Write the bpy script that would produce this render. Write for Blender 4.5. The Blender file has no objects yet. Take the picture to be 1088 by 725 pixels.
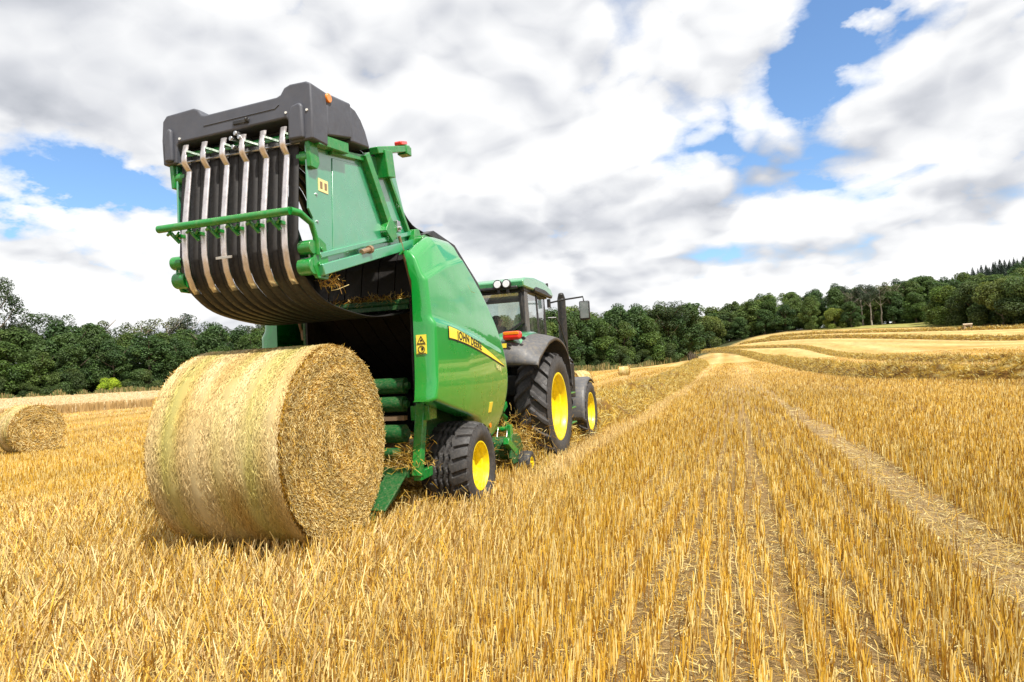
import bpy, bmesh, math, random
import numpy as np
from mathutils import Vector, Matrix

random.seed(7)
RNG = np.random.default_rng(11)
scene = bpy.context.scene
COL = scene.collection
PI = math.pi

# ------------------------------------------------------------------ camera
CAMZ = 1.5
YAW, PITCH, ROLL = math.radians(17.767), math.radians(2.655), math.radians(2.977)
cam_d = bpy.data.cameras.new('camera')
cam = bpy.data.objects.new('camera', cam_d)
COL.objects.link(cam)
cam_d.sensor_width = 36.0
cam_d.lens = 725.0 / 1088.0 * 36.0
cam_d.clip_start = 0.05
cam_d.clip_end = 6000
fw = Vector((-math.sin(YAW) * math.cos(PITCH), math.cos(YAW) * math.cos(PITCH), math.sin(PITCH)))
rt0 = Vector((math.cos(YAW), math.sin(YAW), 0))
up0 = rt0.cross(fw)
rt = math.cos(ROLL) * rt0 - math.sin(ROLL) * up0
up = math.sin(ROLL) * rt0 + math.cos(ROLL) * up0
cam.matrix_world = Matrix(((rt.x, up.x, -fw.x, 0), (rt.y, up.y, -fw.y, 0), (rt.z, up.z, -fw.z, CAMZ), (0, 0, 0, 1)))
scene.camera = cam

# ------------------------------------------------------------------ terrain
def S(t):
    t = np.clip(t, 0, 1)
    return t * t * (3 - 2 * t)

def terr(x, y):
    x = np.asarray(x, float); y = np.asarray(y, float)
    r = np.hypot(x, y); u = x + 0.09 * y; phi = np.degrees(np.arctan2(x, y))
    z = 1.0 * S((r - 25) / 60) - 0.55 * S((-x - 7) / 9) * (1 - S((r - 30) / 60))
    z = z + 10.0 * S((r - 70) / 190) * S((u + 20) / 60)
    z = z + 36 * S((r - 270) / 280) * S((phi - 7) / 12) * S((150 - phi) / 30)
    return z

def th(x, y):
    return float(terr(x, y))

# ------------------------------------------------------------------ materials
def newmat(name):
    m = bpy.data.materials.new(name)
    m.use_nodes = True
    nt = m.node_tree
    nt.nodes.clear()
    out = nt.nodes.new('ShaderNodeOutputMaterial')
    return m, nt, out

class NT:
    """tiny node helper"""
    def __init__(self, nt): self.nt = nt
    def n(self, t, **kw):
        nd = self.nt.nodes.new(t)
        for k, v in kw.items():
            if k.startswith('i_'):
                nd.inputs[k[2:].replace('_', ' ')].default_value = v
            else:
                setattr(nd, k, v)
        return nd
    def l(self, a, b): self.nt.links.new(a, b)
    def math(self, op, a, b=None, c=None, clamp=False):
        nd = self.nt.nodes.new('ShaderNodeMath'); nd.operation = op; nd.use_clamp = clamp
        for i, v in enumerate((a, b, c)):
            if v is None: continue
            if isinstance(v, (int, float)): nd.inputs[i].default_value = v
            else: self.l(v, nd.inputs[i])
        return nd.outputs[0]
    def mix(self, f, a, b, blend='MIX'):
        nd = self.nt.nodes.new('ShaderNodeMix'); nd.data_type = 'RGBA'; nd.blend_type = blend
        for s, v in ((nd.inputs[0], f), (nd.inputs[6], a), (nd.inputs[7], b)):
            if isinstance(v, (int, float)): s.default_value = v
            elif isinstance(v, tuple): s.default_value = v if len(v) == 4 else (*v, 1)
            else: self.l(v, s)
        return nd.outputs[2]
    def ramp(self, f, stops):
        nd = self.nt.nodes.new('ShaderNodeValToRGB')
        e = nd.color_ramp.elements
        while len(e) < len(stops): e.new(0.5)
        for k, (p, c) in enumerate(stops):
            e[k].position = p
            e[k].color = (c, c, c, 1) if isinstance(c, (int, float)) else (*c, 1)
        self.l(f, nd.inputs[0])
        return nd.outputs[0]
    def noise(self, vec, scale, detail=4, rough=0.55, dist=0.0):
        nd = self.nt.nodes.new('ShaderNodeTexNoise')
        nd.inputs['Scale'].default_value = scale; nd.inputs['Detail'].default_value = detail
        nd.inputs['Roughness'].default_value = rough; nd.inputs['Distortion'].default_value = dist
        if vec is not None: self.l(vec, nd.inputs['Vector'])
        return nd.outputs[0]
    def mapping(self, vec, scale=(1, 1, 1), rot=(0, 0, 0)):
        nd = self.nt.nodes.new('ShaderNodeMapping')
        nd.inputs['Scale'].default_value = scale; nd.inputs['Rotation'].default_value = rot
        self.l(vec, nd.inputs[0])
        return nd.outputs[0]

def paint(name, col, rough=0.35, metallic=0.0, coat=0.0, vary=0.12, dust=0.0, ior=1.5, scale=6.0, bump=0.0,
          dustcol=(0.42, 0.33, 0.19)):
    m, nt, out = newmat(name)
    h = NT(nt)
    tc = h.n('ShaderNodeTexCoord').outputs['Object']
    b = h.n('ShaderNodeBsdfPrincipled')
    nz = h.noise(tc, scale, 5, 0.6)
    c = h.mix(h.ramp(nz, [(0.3, 0.0), (0.7, 1.0)]), tuple(x * (1 - vary) for x in col), tuple(min(1, x * (1 + vary)) for x in col))
    if dust > 0:
        d = h.ramp(h.noise(tc, scale * 2.7, 8, 0.7), [(0.46, 0.0), (0.75, dust)])
        c = h.mix(d, c, dustcol)
    h.l(c, b.inputs['Base Color'])
    h.l(h.ramp(h.noise(tc, scale * 3, 4), [(0.3, rough * 0.8), (0.7, min(1, rough * 1.25))]), b.inputs['Roughness'])
    b.inputs['Metallic'].default_value = metallic
    b.inputs['IOR'].default_value = ior
    b.inputs['Coat Weight'].default_value = coat
    b.inputs['Coat Roughness'].default_value = 0.04
    if bump > 0:
        bp = h.n('ShaderNodeBump'); bp.inputs['Strength'].default_value = bump; bp.inputs['Distance'].default_value = 0.004
        h.l(h.noise(tc, 160, 3), bp.inputs['Height']); h.l(bp.outputs[0], b.inputs['Normal'])
    h.l(b.outputs[0], out.inputs[0])
    return m

GREEN = (0.006, 0.215, 0.03)
M = {}
M['shield'] = paint('shield_paint', (0.003, 0.27, 0.03), 0.30, coat=1.0, vary=0.05, ior=1.5, scale=2)
M['shield'].node_tree.nodes['Principled BSDF'].inputs['Coat IOR'].default_value = 1.65
M['shield'].node_tree.nodes['Principled BSDF'].inputs['Coat Roughness'].default_value = 0.025
M['green'] = paint('green_paint', GREEN, 0.3, coat=0.4, dust=0.22)
M['gateside'] = paint('gate_side_sky_sheen', (0.012, 0.27, 0.115), 0.30, coat=1.0, vary=0.06, dust=0.10, ior=2.6, scale=3)  # machine green with its base made lighter and bluer to imitate reflected sky
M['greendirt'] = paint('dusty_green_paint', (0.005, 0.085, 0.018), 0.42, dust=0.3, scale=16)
M['roofgreen'] = paint('roof_green', (0.04, 0.29, 0.105), 0.3, coat=1.0, vary=0.06, dust=0.14, ior=2.2)
M['hood'] = paint('grey_plastic', (0.072, 0.077, 0.095), 0.5, vary=0.1, dust=0.03, bump=0.25)
M['fender'] = paint('fender_plastic', (0.086, 0.086, 0.09), 0.5, vary=0.12, dust=0.3, bump=0.2)
M['belt'] = paint('belt_rubber', (0.012, 0.0105, 0.0105), 0.55, vary=0.3, dust=0.03, scale=14, bump=0.2)
M['black'] = paint('black_plastic', (0.014, 0.014, 0.015), 0.4, vary=0.2, dust=0.1)
M['dark'] = paint('dark_steel', (0.012, 0.012, 0.012), 0.7, vary=0.3, dust=0.12, scale=9)
M['strip'] = paint('worn_steel_strip', (0.72, 0.67, 0.66), 0.32, metallic=0.85, vary=0.2, dust=0.16, scale=12, dustcol=(0.32, 0.2, 0.12))
M['steel'] = paint('steel', (0.5, 0.5, 0.5), 0.3, metallic=1.0)
M['rust'] = paint('rod_brown', (0.3, 0.2, 0.12), 0.5, metallic=0.3)
M['tyre'] = paint('tyre_rubber', (0.034, 0.032, 0.032), 0.62, vary=0.25, dust=0.5, scale=9, dustcol=(0.13, 0.115, 0.10))
M['rim'] = paint('rim_yellow', (0.86, 0.66, 0.002), 0.38, coat=0.2, vary=0.05, dust=0.25, scale=9)
M['yellow'] = paint('decal_yellow', (0.88, 0.70, 0.06), 0.35, vary=0.03)
M['paleyellow'] = paint('faded_label', (0.75, 0.68, 0.32), 0.5, vary=0.1)
M['ink'] = paint('decal_ink', (0.012, 0.012, 0.012), 0.4, vary=0.05)
M['orange'] = paint('orange_reflector', (0.85, 0.24, 0.01), 0.2, coat=1.0)
M['red'] = paint('red_lens', (0.75, 0.035, 0.02), 0.15, coat=1.0)
M['lens'] = paint('lamp_lens', (0.75, 0.77, 0.8), 0.15, coat=1.0, vary=0.03)
M['white'] = paint('white_mark', (0.75, 0.75, 0.72), 0.5)
M['shirt'] = paint('green_shirt', (0.03, 0.14, 0.05), 0.8, scale=20)
M['trousers'] = paint('dark_trousers', (0.03, 0.035, 0.05), 0.85, scale=20)
M['skin'] = paint('skin', (0.55, 0.3, 0.2), 0.5, vary=0.06)
M['hair'] = paint('dark_hair', (0.03, 0.02, 0.015), 0.6)
M['seatm'] = paint('seat_fabric', (0.02, 0.022, 0.022), 0.85)
M['wood'] = paint('weathered_wood', (0.42, 0.33, 0.22), 0.8, vary=0.3, scale=3)
M['bark'] = paint('bark', (0.13, 0.10, 0.07), 0.9, vary=0.4, scale=3)
M['palebark'] = paint('pale_bark', (0.34, 0.29, 0.24), 0.9, vary=0.3, scale=3)

def glass_mat():
    m, nt, out = newmat('cab_glass'); h = NT(nt)
    tr = h.n('ShaderNodeBsdfTransparent'); tr.inputs[0].default_value = (0.80, 0.90, 0.86, 1)
    gl = h.n('ShaderNodeBsdfGlossy'); gl.inputs['Roughness'].default_value = 0.02
    fr = h.n('ShaderNodeFresnel'); fr.inputs[0].default_value = 1.55
    tc = h.n('ShaderNodeTexCoord').outputs['Object']
    d = h.n('ShaderNodeBsdfDiffuse'); d.inputs[0].default_value = (0.5, 0.48, 0.42, 1)
    mx = h.n('ShaderNodeMixShader'); h.l(h.math('ADD', h.math('MULTIPLY', fr.outputs[0], 1.5), 0.16), mx.inputs[0])
    h.l(tr.outputs[0], mx.inputs[1]); h.l(gl.outputs[0], mx.inputs[2])
    mx2 = h.n('ShaderNodeMixShader')
    h.l(h.ramp(h.noise(h.mapping(tc, (6, 6, 1.2)), 1.0, 5), [(0.4, 0.02), (0.75, 0.16)]), mx2.inputs[0])
    h.l(mx.outputs[0], mx2.inputs[1]); h.l(d.outputs[0], mx2.inputs[2])
    h.l(mx2.outputs[0], out.inputs[0])
    return m
M['glass'] = glass_mat()

def straw_mat(name, transl=0.3, bright=1.0, rough=0.55):
    m, nt, out = newmat(name); h = NT(nt)
    at = h.n('ShaderNodeAttribute'); at.attribute_name = 'col'
    b = h.n('ShaderNodeBsdfPrincipled'); b.inputs['Roughness'].default_value = rough
    b.inputs['Specular IOR Level'].default_value = 0.35
    h.l(at.outputs[0], b.inputs['Base Color'])
    t = h.n('ShaderNodeBsdfTranslucent'); h.l(at.outputs[0], t.inputs[0])
    mx = h.n('ShaderNodeMixShader'); mx.inputs[0].default_value = transl
    h.l(b.outputs[0], mx.inputs[1]); h.l(t.outputs[0], mx.inputs[2]); h.l(mx.outputs[0], out.inputs[0])
    return m
M['straw'] = straw_mat('straw', 0.18)
M['leaf'] = straw_mat('leaves', 0.34, rough=0.6)

def ground_mat():
    m, nt, out = newmat('stubble_ground'); h = NT(nt)
    at = h.n('ShaderNodeAttribute'); at.attribute_name = 'col'
    geo = h.n('ShaderNodeNewGeometry').outputs['Position']
    b = h.n('ShaderNodeBsdfPrincipled'); b.inputs['Roughness'].default_value = 0.9
    b.inputs['Specular IOR Level'].default_value = 0.1
    fine = h.ramp(h.noise(geo, 55, 6, 0.7), [(0.3, 0.55), (0.7, 1.35)])
    mid = h.ramp(h.noise(h.mapping(geo, (1, 0.3, 1)), 1.1, 9, 0.72), [(0.28, 0.62), (0.72, 1.3)])
    big = h.ramp(h.noise(geo, 0.06, 4), [(0.35, 0.92), (0.65, 1.08)])
    k = h.math('MULTIPLY', h.math('MULTIPLY', fine, mid), big)
    cb = h.n('ShaderNodeCombineColor'); h.l(k, cb.inputs[0]); h.l(k, cb.inputs[1]); h.l(k, cb.inputs[2])
    c = h.mix(1.0, at.outputs[0], cb.outputs[0], 'MULTIPLY')
    h.l(c, b.inputs['Base Color'])
    bp = h.n('ShaderNodeBump'); bp.inputs['Strength'].default_value = 0.9; bp.inputs['Distance'].default_value = 0.05
    h.l(h.noise(h.mapping(geo, (1, 0.5, 1)), 28, 6, 0.7), bp.inputs['Height']); h.l(bp.outputs[0], b.inputs['Normal'])
    h.l(b.outputs[0], out.inputs[0])
    return m
M['ground'] = ground_mat()

def bale_mat():
    m, nt, out = newmat('pressed_straw'); h = NT(nt)
    at = h.n('ShaderNodeAttribute'); at.attribute_name = 'col'
    tc = h.n('ShaderNodeTexCoord').outputs['Object']
    b = h.n('ShaderNodeBsdfPrincipled'); b.inputs['Roughness'].default_value = 0.7
    k = h.ramp(h.noise(tc, 60, 8, 0.75), [(0.3, 0.45), (0.7, 1.2)])
    cb = h.n('ShaderNodeCombineColor'); [h.l(k, cb.inputs[i]) for i in range(3)]
    h.l(h.mix(1.0, at.outputs[0], cb.outputs[0], 'MULTIPLY'), b.inputs['Base Color'])
    bp = h.n('ShaderNodeBump'); bp.inputs['Strength'].default_value = 0.8; bp.inputs['Distance'].default_value = 0.02
    h.l(h.noise(tc, 70, 6, 0.7), bp.inputs['Height']); h.l(bp.outputs[0], b.inputs['Normal'])
    h.l(b.outputs[0], out.inputs[0])
    return m
M['bale'] = bale_mat()

# ------------------------------------------------------------------ object helpers
def tag(o, label=None, cat=None, group=None, kind=None):
    if label: o['label'] = label
    if cat: o['category'] = cat
    if group: o['group'] = group
    if kind: o['kind'] = kind
    return o

def link(name, me, mat, parent=None):
    o = bpy.data.objects.new(name, me)
    COL.objects.link(o)
    if mat is not None: me.materials.append(mat)
    if parent is not None: o.parent = parent
    return o

def empty(name, loc, rz=0.0):
    o = bpy.data.objects.new(name, None)
    o.empty_display_size = 0.2
    o.location = loc; o.rotation_euler = (0, 0, rz)
    COL.objects.link(o)
    return o

def np_mesh(name, V, F, cols=None, smooth=False):
    """V (n,3); F (m,k) uniform polygon size; cols (n,3)"""
    me = bpy.data.meshes.new(name)
    V = np.ascontiguousarray(V, np.float32); F = np.ascontiguousarray(F, np.int32)
    m, k = F.shape
    me.vertices.add(len(V)); me.vertices.foreach_set('co', V.ravel())
    me.loops.add(m * k); me.loops.foreach_set('vertex_index', F.ravel())
    me.polygons.add(m)
    me.polygons.foreach_set('loop_start', np.arange(0, m * k, k, dtype=np.int32))
    me.polygons.foreach_set('loop_total', np.full(m, k, np.int32))
    if smooth: me.polygons.foreach_set('use_smooth', np.ones(m, bool))
    me.update(calc_edges=True)
    if cols is not None:
        a = me.attributes.new('col', 'FLOAT_COLOR', 'POINT')
        c = np.ones((len(V), 4), np.float32); c[:, :3] = cols
        a.data.foreach_set('color', c.ravel())
    return me

class MB:
    def __init__(self, org=(0, 0, 0)):
        self.v = []; self.f = []; self.o = Vector(org)
    def add(self, vs, fs):
        k = len(self.v)
        self.v += [Vector(p) - self.o for p in vs]
        self.f += [[i + k for i in f] for f in fs]
    def box(self, c, s, rot=None):
        c = Vector(c); vs = []
        R = rot if rot is not None else Matrix.Identity(3)
        for dx in (-.5, .5):
            for dy in (-.5, .5):
                for dz in (-.5, .5):
                    vs.append(c + R @ Vector((dx * s[0], dy * s[1], dz * s[2])))
        self.add(vs, [(0, 1, 3, 2), (4, 6, 7, 5), (0, 4, 5, 1), (2, 3, 7, 6), (0, 2, 6, 4), (1, 5, 7, 3)])
        return self
    def beam(self, a, b, w, h, side=(1, 0, 0)):
        a = Vector(a); b = Vector(b); d = (b - a); L = d.length; d.normalize()
        s = Vector(side); s = (s - d * s.dot(d)).normalized(); u = d.cross(s)
        R = Matrix((s, d, u)).transposed()
        return self.box((a + b) / 2, (w, L, h), R)
    def cyl(self, a, b, r, n=16, r2=None, caps=True):
        a = Vector(a); b = Vector(b); d = (b - a).normalized()
        s = d.orthogonal().normalized(); u = d.cross(s)
        r2 = r if r2 is None else r2
        vs = []
        for i in range(n):
            t = 2 * PI * i / n
            q = s * math.cos(t) + u * math.sin(t)
            vs += [a + q * r, b + q * r2]
        fs = [(2 * i, 2 * ((i + 1) % n), 2 * ((i + 1) % n) + 1, 2 * i + 1) for i in range(n)]
        if caps:
            fs += [tuple(2 * i for i in reversed(range(n))), tuple(2 * i + 1 for i in range(n))]
        self.add(vs, fs)
        return self
    def tube(self, pts, r, n=10):
        pts = [Vector(p) for p in pts]
        rs = r if isinstance(r, (list, tuple)) else [r] * len(pts)
        rings = []
        d0 = (pts[1] - pts[0]).normalized(); s = d0.orthogonal().normalized()
        vs = []; fs = []
        for i, p in enumerate(pts):
            d = (pts[min(i + 1, len(pts) - 1)] - pts[max(i - 1, 0)]).normalized()
            s = (s - d * s.dot(d)).normalized(); u = d.cross(s)
            for j in range(n):
                t = 2 * PI * j / n
                vs.append(p + (s * math.cos(t) + u * math.sin(t)) * rs[i])
        for i in range(len(pts) - 1):
            for j in range(n):
                a = i * n + j; b = i * n + (j + 1) % n
                fs.append((a, b, b + n, a + n))
        fs.append(tuple(reversed(range(n)))); k = (len(pts) - 1) * n
        fs.append(tuple(k + j for j in range(n)))
        self.add(vs, fs)
        return self
    def prism(self, poly, x0, x1):
        """poly list of (y,z) extruded along X"""
        n = len(poly)
        vs = [(x0, y, z) for y, z in poly] + [(x1, y, z) for y, z in poly]
        fs = [(i, (i + 1) % n, n + (i + 1) % n, n + i) for i in range(n)]
        fs += [tuple(reversed(range(n))), tuple(range(n, 2 * n))]
        self.add(vs, fs)
        return self
    def prismy(self, poly, y0, y1):
        """poly list of (x,z) extruded along Y"""
        n = len(poly)
        vs = [(x, y0, z) for x, z in poly] + [(x, y1, z) for x, z in poly]
        fs = [(i, (i + 1) % n, n + (i + 1) % n, n + i) for i in range(n)]
        fs += [tuple(reversed(range(n))), tuple(range(n, 2 * n))]
        self.add(vs, fs)
        return self
    def lathe(self, prof, c, n=48):
        """closed profile of (x,r) revolved about the X axis through c=(y,z)"""
        k = len(prof); vs = []; fs = []
        for i in range(n):
            t = 2 * PI * i / n
            for x, r in prof:
                vs.append((x, c[0] + r * math.cos(t), c[1] + r * math.sin(t)))
        for i in range(n):
            for j in range(k - 1):
                a = i * k + j; b = ((i + 1) % n) * k + j
                fs.append((a, b, b + 1, a + 1))
        self.add(vs, fs)
        return self
    def build(self, name, mat, parent=None, smooth=35, bevel=0.0, seg=2):
        me = bpy.data.meshes.new(name)
        me.from_pydata([tuple(p) for p in self.v], [], self.f)
        bm = bmesh.new(); bm.from_mesh(me)
        bmesh.ops.recalc_face_normals(bm, faces=bm.faces)
        bm.to_mesh(me); bm.free()
        if smooth:
            me.polygons.foreach_set('use_smooth', np.ones(len(me.polygons), bool))
            me.set_sharp_from_angle(angle=math.radians(smooth))
        o = link(name, me, mat, parent)
        if bevel > 0:
            b = o.modifiers.new('bevel', 'BEVEL'); b.width = bevel; b.segments = seg
            b.limit_method = 'ANGLE'; b.angle_limit = math.radians(35); b.harden_normals = False
        return o

def text_mesh(s, size):
    cu = bpy.data.curves.new('lettering', 'FONT'); cu.body = s; cu.size = size; cu.offset = size * 0.022; cu.space_character = 1.08
    o = bpy.data.objects.new('lettering', cu); COL.objects.link(o)
    bpy.context.view_layer.update()
    me = bpy.data.meshes.new_from_object(o.evaluated_get(bpy.context.evaluated_depsgraph_get()))
    V = [tuple(v.co) for v in me.vertices]; F = [tuple(p.vertices) for p in me.polygons]
    bpy.data.objects.remove(o); bpy.data.curves.remove(cu); bpy.data.meshes.remove(me)
    return V, F

def ribbons(base, vec, width, side, cols, bend=None):
    """two-segment ribbons; base,vec,side (n,3)"""
    n = len(base)
    mid = base + vec * 0.5
    if bend is not None: mid = mid + bend
    tip = base + vec
    s = side * width[:, None] * 0.5
    V = np.stack([base - s, base + s, mid - s, mid + s, tip - s * 0.7, tip + s * 0.7], 1).reshape(-1, 3)
    q = np.array([[0, 1, 3, 2], [2, 3, 5, 4]])
    F = (np.arange(n)[:, None, None] * 6 + q[None]).reshape(-1, 4)
    C = np.repeat(cols, 6, axis=0)
    return V, F, C

def cat_rib(parts):
    V = []; F = []; C = []; k = 0
    for v, f, c in parts:
        V.append(v); F.append(f + k); C.append(c); k += len(v)
    return np.concatenate(V), np.concatenate(F), np.concatenate(C)

def straw_cols(n, pale=0.4, dark=0.2, rng=RNG):
    gold = np.array([0.66, 0.40, 0.045]); palec = np.array([0.88, 0.74, 0.34]); brown = np.array([0.30, 0.145, 0.014])
    u = rng.random(n)[:, None]
    k = rng.random(n)
    c = np.repeat(gold[None], n, 0) * (0.8 + 0.4 * u)
    pm = k < pale
    t = rng.random(n)[:, None] * 0.85 + 0.15
    c = np.where(pm[:, None], gold * (1 - t) + palec * t, c)
    dm = k > 1 - dark
    c = np.where(dm[:, None], brown * (0.7 + 0.6 * u), c)
    return np.clip(c, 0, 0.9)

# smooth value noise for numpy
_perm = RNG.random((256, 256))
def vnoise(x, y):
    xi = np.floor(x).astype(int); yi = np.floor(y).astype(int)
    fx = x - xi; fy = y - yi
    fx = fx * fx * (3 - 2 * fx); fy = fy * fy * (3 - 2 * fy)
    g = lambda a, b: _perm[a % 256, b % 256]
    return (g(xi, yi) * (1 - fx) + g(xi + 1, yi) * fx) * (1 - fy) + (g(xi, yi + 1) * (1 - fx) + g(xi + 1, yi + 1) * fx) * fy

# ------------------------------------------------------------------ field layout
def smooth_poly(pts, step=1.0):
    """Catmull-Rom through pts, resampled at about `step` metres"""
    P = np.array(pts, float); out = []
    Q = np.vstack([2 * P[0] - P[1], P, 2 * P[-1] - P[-2]])
    for i in range(1, len(Q) - 2):
        n = max(2, int(np.linalg.norm(Q[i + 1] - Q[i]) / step))
        for t in np.linspace(0, 1, n, endpoint=False):
            a, b, c, d = Q[i - 1], Q[i], Q[i + 1], Q[i + 2]
            out.append(0.5 * ((2 * b) + (-a + c) * t + (2 * a - 5 * b + 4 * c - d) * t * t + (-a + 3 * b - 3 * c + d) * t ** 3))
    out.append(P[-1])
    return np.array(out)

W1 = smooth_poly([(24, 29), (17, 31), (12, 33.3), (9.6, 36), (7.6, 40), (6.1, 48), (5.2, 62), (4.7, 80), (3.8, 110), (1.5, 140), (-3, 165), (-9.5, 190)], 0.7)
W2 = smooth_poly([(34, 44), (24, 48.5), (18, 52.5), (15, 58), (13.3, 68), (12.9, 80), (13.4, 105), (12.2, 135), (6, 153), (0, 172), (-8, 196)], 0.8)
W3 = smooth_poly([(60, 92), (46, 99), (37, 107), (31.5, 126), (26, 142), (20, 156), (11, 172), (2, 186)], 1.0)
W4 = smooth_poly([(80, 118), (60, 128), (48, 138), (38, 152), (28, 166), (16, 181), (8, 190)], 1.0)

def poly_dist(x, y, P):
    d = np.full(x.shape, 1e9)
    for i in range(0, len(P) - 1, 3):
        a = P[i]; b = P[min(i + 3, len(P) - 1)]
        ab = b - a; L = max(ab @ ab, 1e-9)
        t = np.clip(((x - a[0]) * ab[0] + (y - a[1]) * ab[1]) / L, 0, 1)
        d = np.minimum(d, np.hypot(x - a[0] - ab[0] * t, y - a[1] - ab[1] * t))
    return d

def track_c(y): return 1.64 - 0.012 * (y - 7)

def zones(x, y):
    """0..1 masks of the stubble layout"""
    tr = np.exp(-((x - track_c(y) - 0.05 * np.sin(y * 1.3)) / 0.30) ** 4) * (1 - 0.55 * S((y - 18) / 30))
    tr2 = np.exp(-((x - track_c(y) - 3.1) / 0.22) ** 4) * S((40 - y) / 10) * 0.8
    pale = np.exp(-((x + 2.5 - 0.1 * np.sin(y * 0.4)) / 0.34) ** 4) * S((y - 7) / 3) * 0.5
    gold = np.exp(-((x + 3.05) / 0.2) ** 4) * S((y - 9) / 3) * S((75 - y) / 20)
    return tr, tr2, pale, gold

def bandval(x, y):
    d = np.minimum(np.minimum(poly_dist(x, y, W1), poly_dist(x, y, W2)), np.minimum(poly_dist(x, y, W3), poly_dist(x, y, W4)))
    w1x = np.interp(y, *W1S)
    sd_ = d * np.where(x > w1x, 1, -1) + 0.25 * np.sin(x * 0.13 + y * 0.09)
    band = 0.05 + 0.5 * vnoise(sd_ * 0.24 + 50, sd_ * 0 + 3) + 0.3 * vnoise(sd_ * 0.62 + 90, y * 0.02) + 0.22 * np.sin(sd_ * 0.85 + 1.0) + 0.2 * vnoise(sd_ * 2.3 + 9, y * 0.05)
    band = np.clip(band * 1.5 - 0.15, 0, 1)
    bnd2 = 0.5 + 0.5 * np.sin(x * 1.9 + 0.6 * np.sin(y * 0.05))
    k = S((x - 1.5) / 2.5)
    return (bnd2 * (1 - k) + band * k) * 0.75 + 0.25 * vnoise(x * 0.8, y * 0.12)
_o = np.argsort(W1[:, 1]); W1S = (W1[_o, 1], W1[_o, 0])

# ------------------------------------------------------------------ ground sheet
def build_ground():
    rr = np.concatenate([[0.0], np.geomspace(0.6, 28, 120), np.arange(28.4, 212, 0.45), np.geomspace(214, 2200, 90)])
    na = 720
    aa = np.linspace(0, 2 * PI, na, endpoint=False)
    R, A = np.meshgrid(rr, aa, indexing='ij')
    X = R * np.sin(A); Y = R * np.cos(A)
    Z = terr(X, Y)
    x = X.ravel(); y = Y.ravel(); r = R.ravel()
    soil = np.array([0.29, 0.19, 0.08]); gold = np.array([0.42, 0.26, 0.068]); pale = np.array([0.58, 0.41, 0.175])
    tr, tr2, pl, gd = zones(x, y)
    c = np.repeat(soil[None], len(x), 0)
    far = S((r - 22) / 60)[:, None]
    # harvested passes: pale and golden bands following the windrows
    b = bandval(x, y)
    fc = gold * (1 - b[:, None]) + pale * b[:, None]
    c = c * (1 - far) + fc * far
    for m, col, k in ((tr, (0.38, 0.265, 0.13), .7), (tr2, (0.30, 0.2, 0.09), .7), (pl, (0.70, 0.53, 0.26), .9), (gd, (0.42, 0.26, 0.06), .7)):
        mm = (m * k)[:, None]
        c = c * (1 - mm) + np.array(col) * mm
    # beyond the field edge: dark forest floor
    phi = np.degrees(np.arctan2(x, y))
    er = np.interp(phi, [-180, -75, -45, -20, -8, -3, 2, 8, 14, 19, 40, 180], [100, 100, 101, 108, 122, 150, 215, 200, 178, 158, 150, 100])
    fl = S((r - er) / 7)[:, None]
    c = c * (1 - fl) + np.array([0.055, 0.06, 0.025]) * fl
    verge = (np.exp(-((r - er + 1.5) / 3.0) ** 2) * 0.7)[:, None]
    c = c * (1 - verge) + np.array([0.22, 0.18, 0.07]) * verge
    V = np.stack([x, y, Z.ravel()], 1)
    i, j = np.meshgrid(np.arange(len(rr) - 1), np.arange(na), indexing='ij')
    a = (i * na + j).ravel(); b2 = (i * na + (j + 1) % na).ravel()
    F = np.stack([a, b2, b2 + na, a + na], 1)[:, ::-1]
    F = F[na:]
    # centre cap
    me = np_mesh('ground', V, F, c, smooth=True)
    bm = bmesh.new(); bm.from_mesh(me)
    bm.verts.ensure_lookup_table()
    bm.faces.new([bm.verts[na + k] for k in range(na)])
    for vtx in list(bm.verts):
        if not vtx.link_faces: bm.verts.remove(vtx)
    bm.normal_update()
    for f in bm.faces:
        if f.normal.z < 0: f.normal_flip()
    bm.to_mesh(me); bm.free()
    o = link('ground', me, M['ground'])
    tag(o, kind='structure')
    return er
build_ground()

def edge_r(phi):
    return float(np.interp(phi, [-180, -75, -45, -20, -8, -3, 2, 8, 14, 19, 40, 180], [100, 100, 101, 108, 122, 150, 215, 200, 178, 158, 150, 100]))

# ------------------------------------------------------------------ stubble
BY = 7.4          # baler axle
BX = -4.08        # machine centre line

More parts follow.
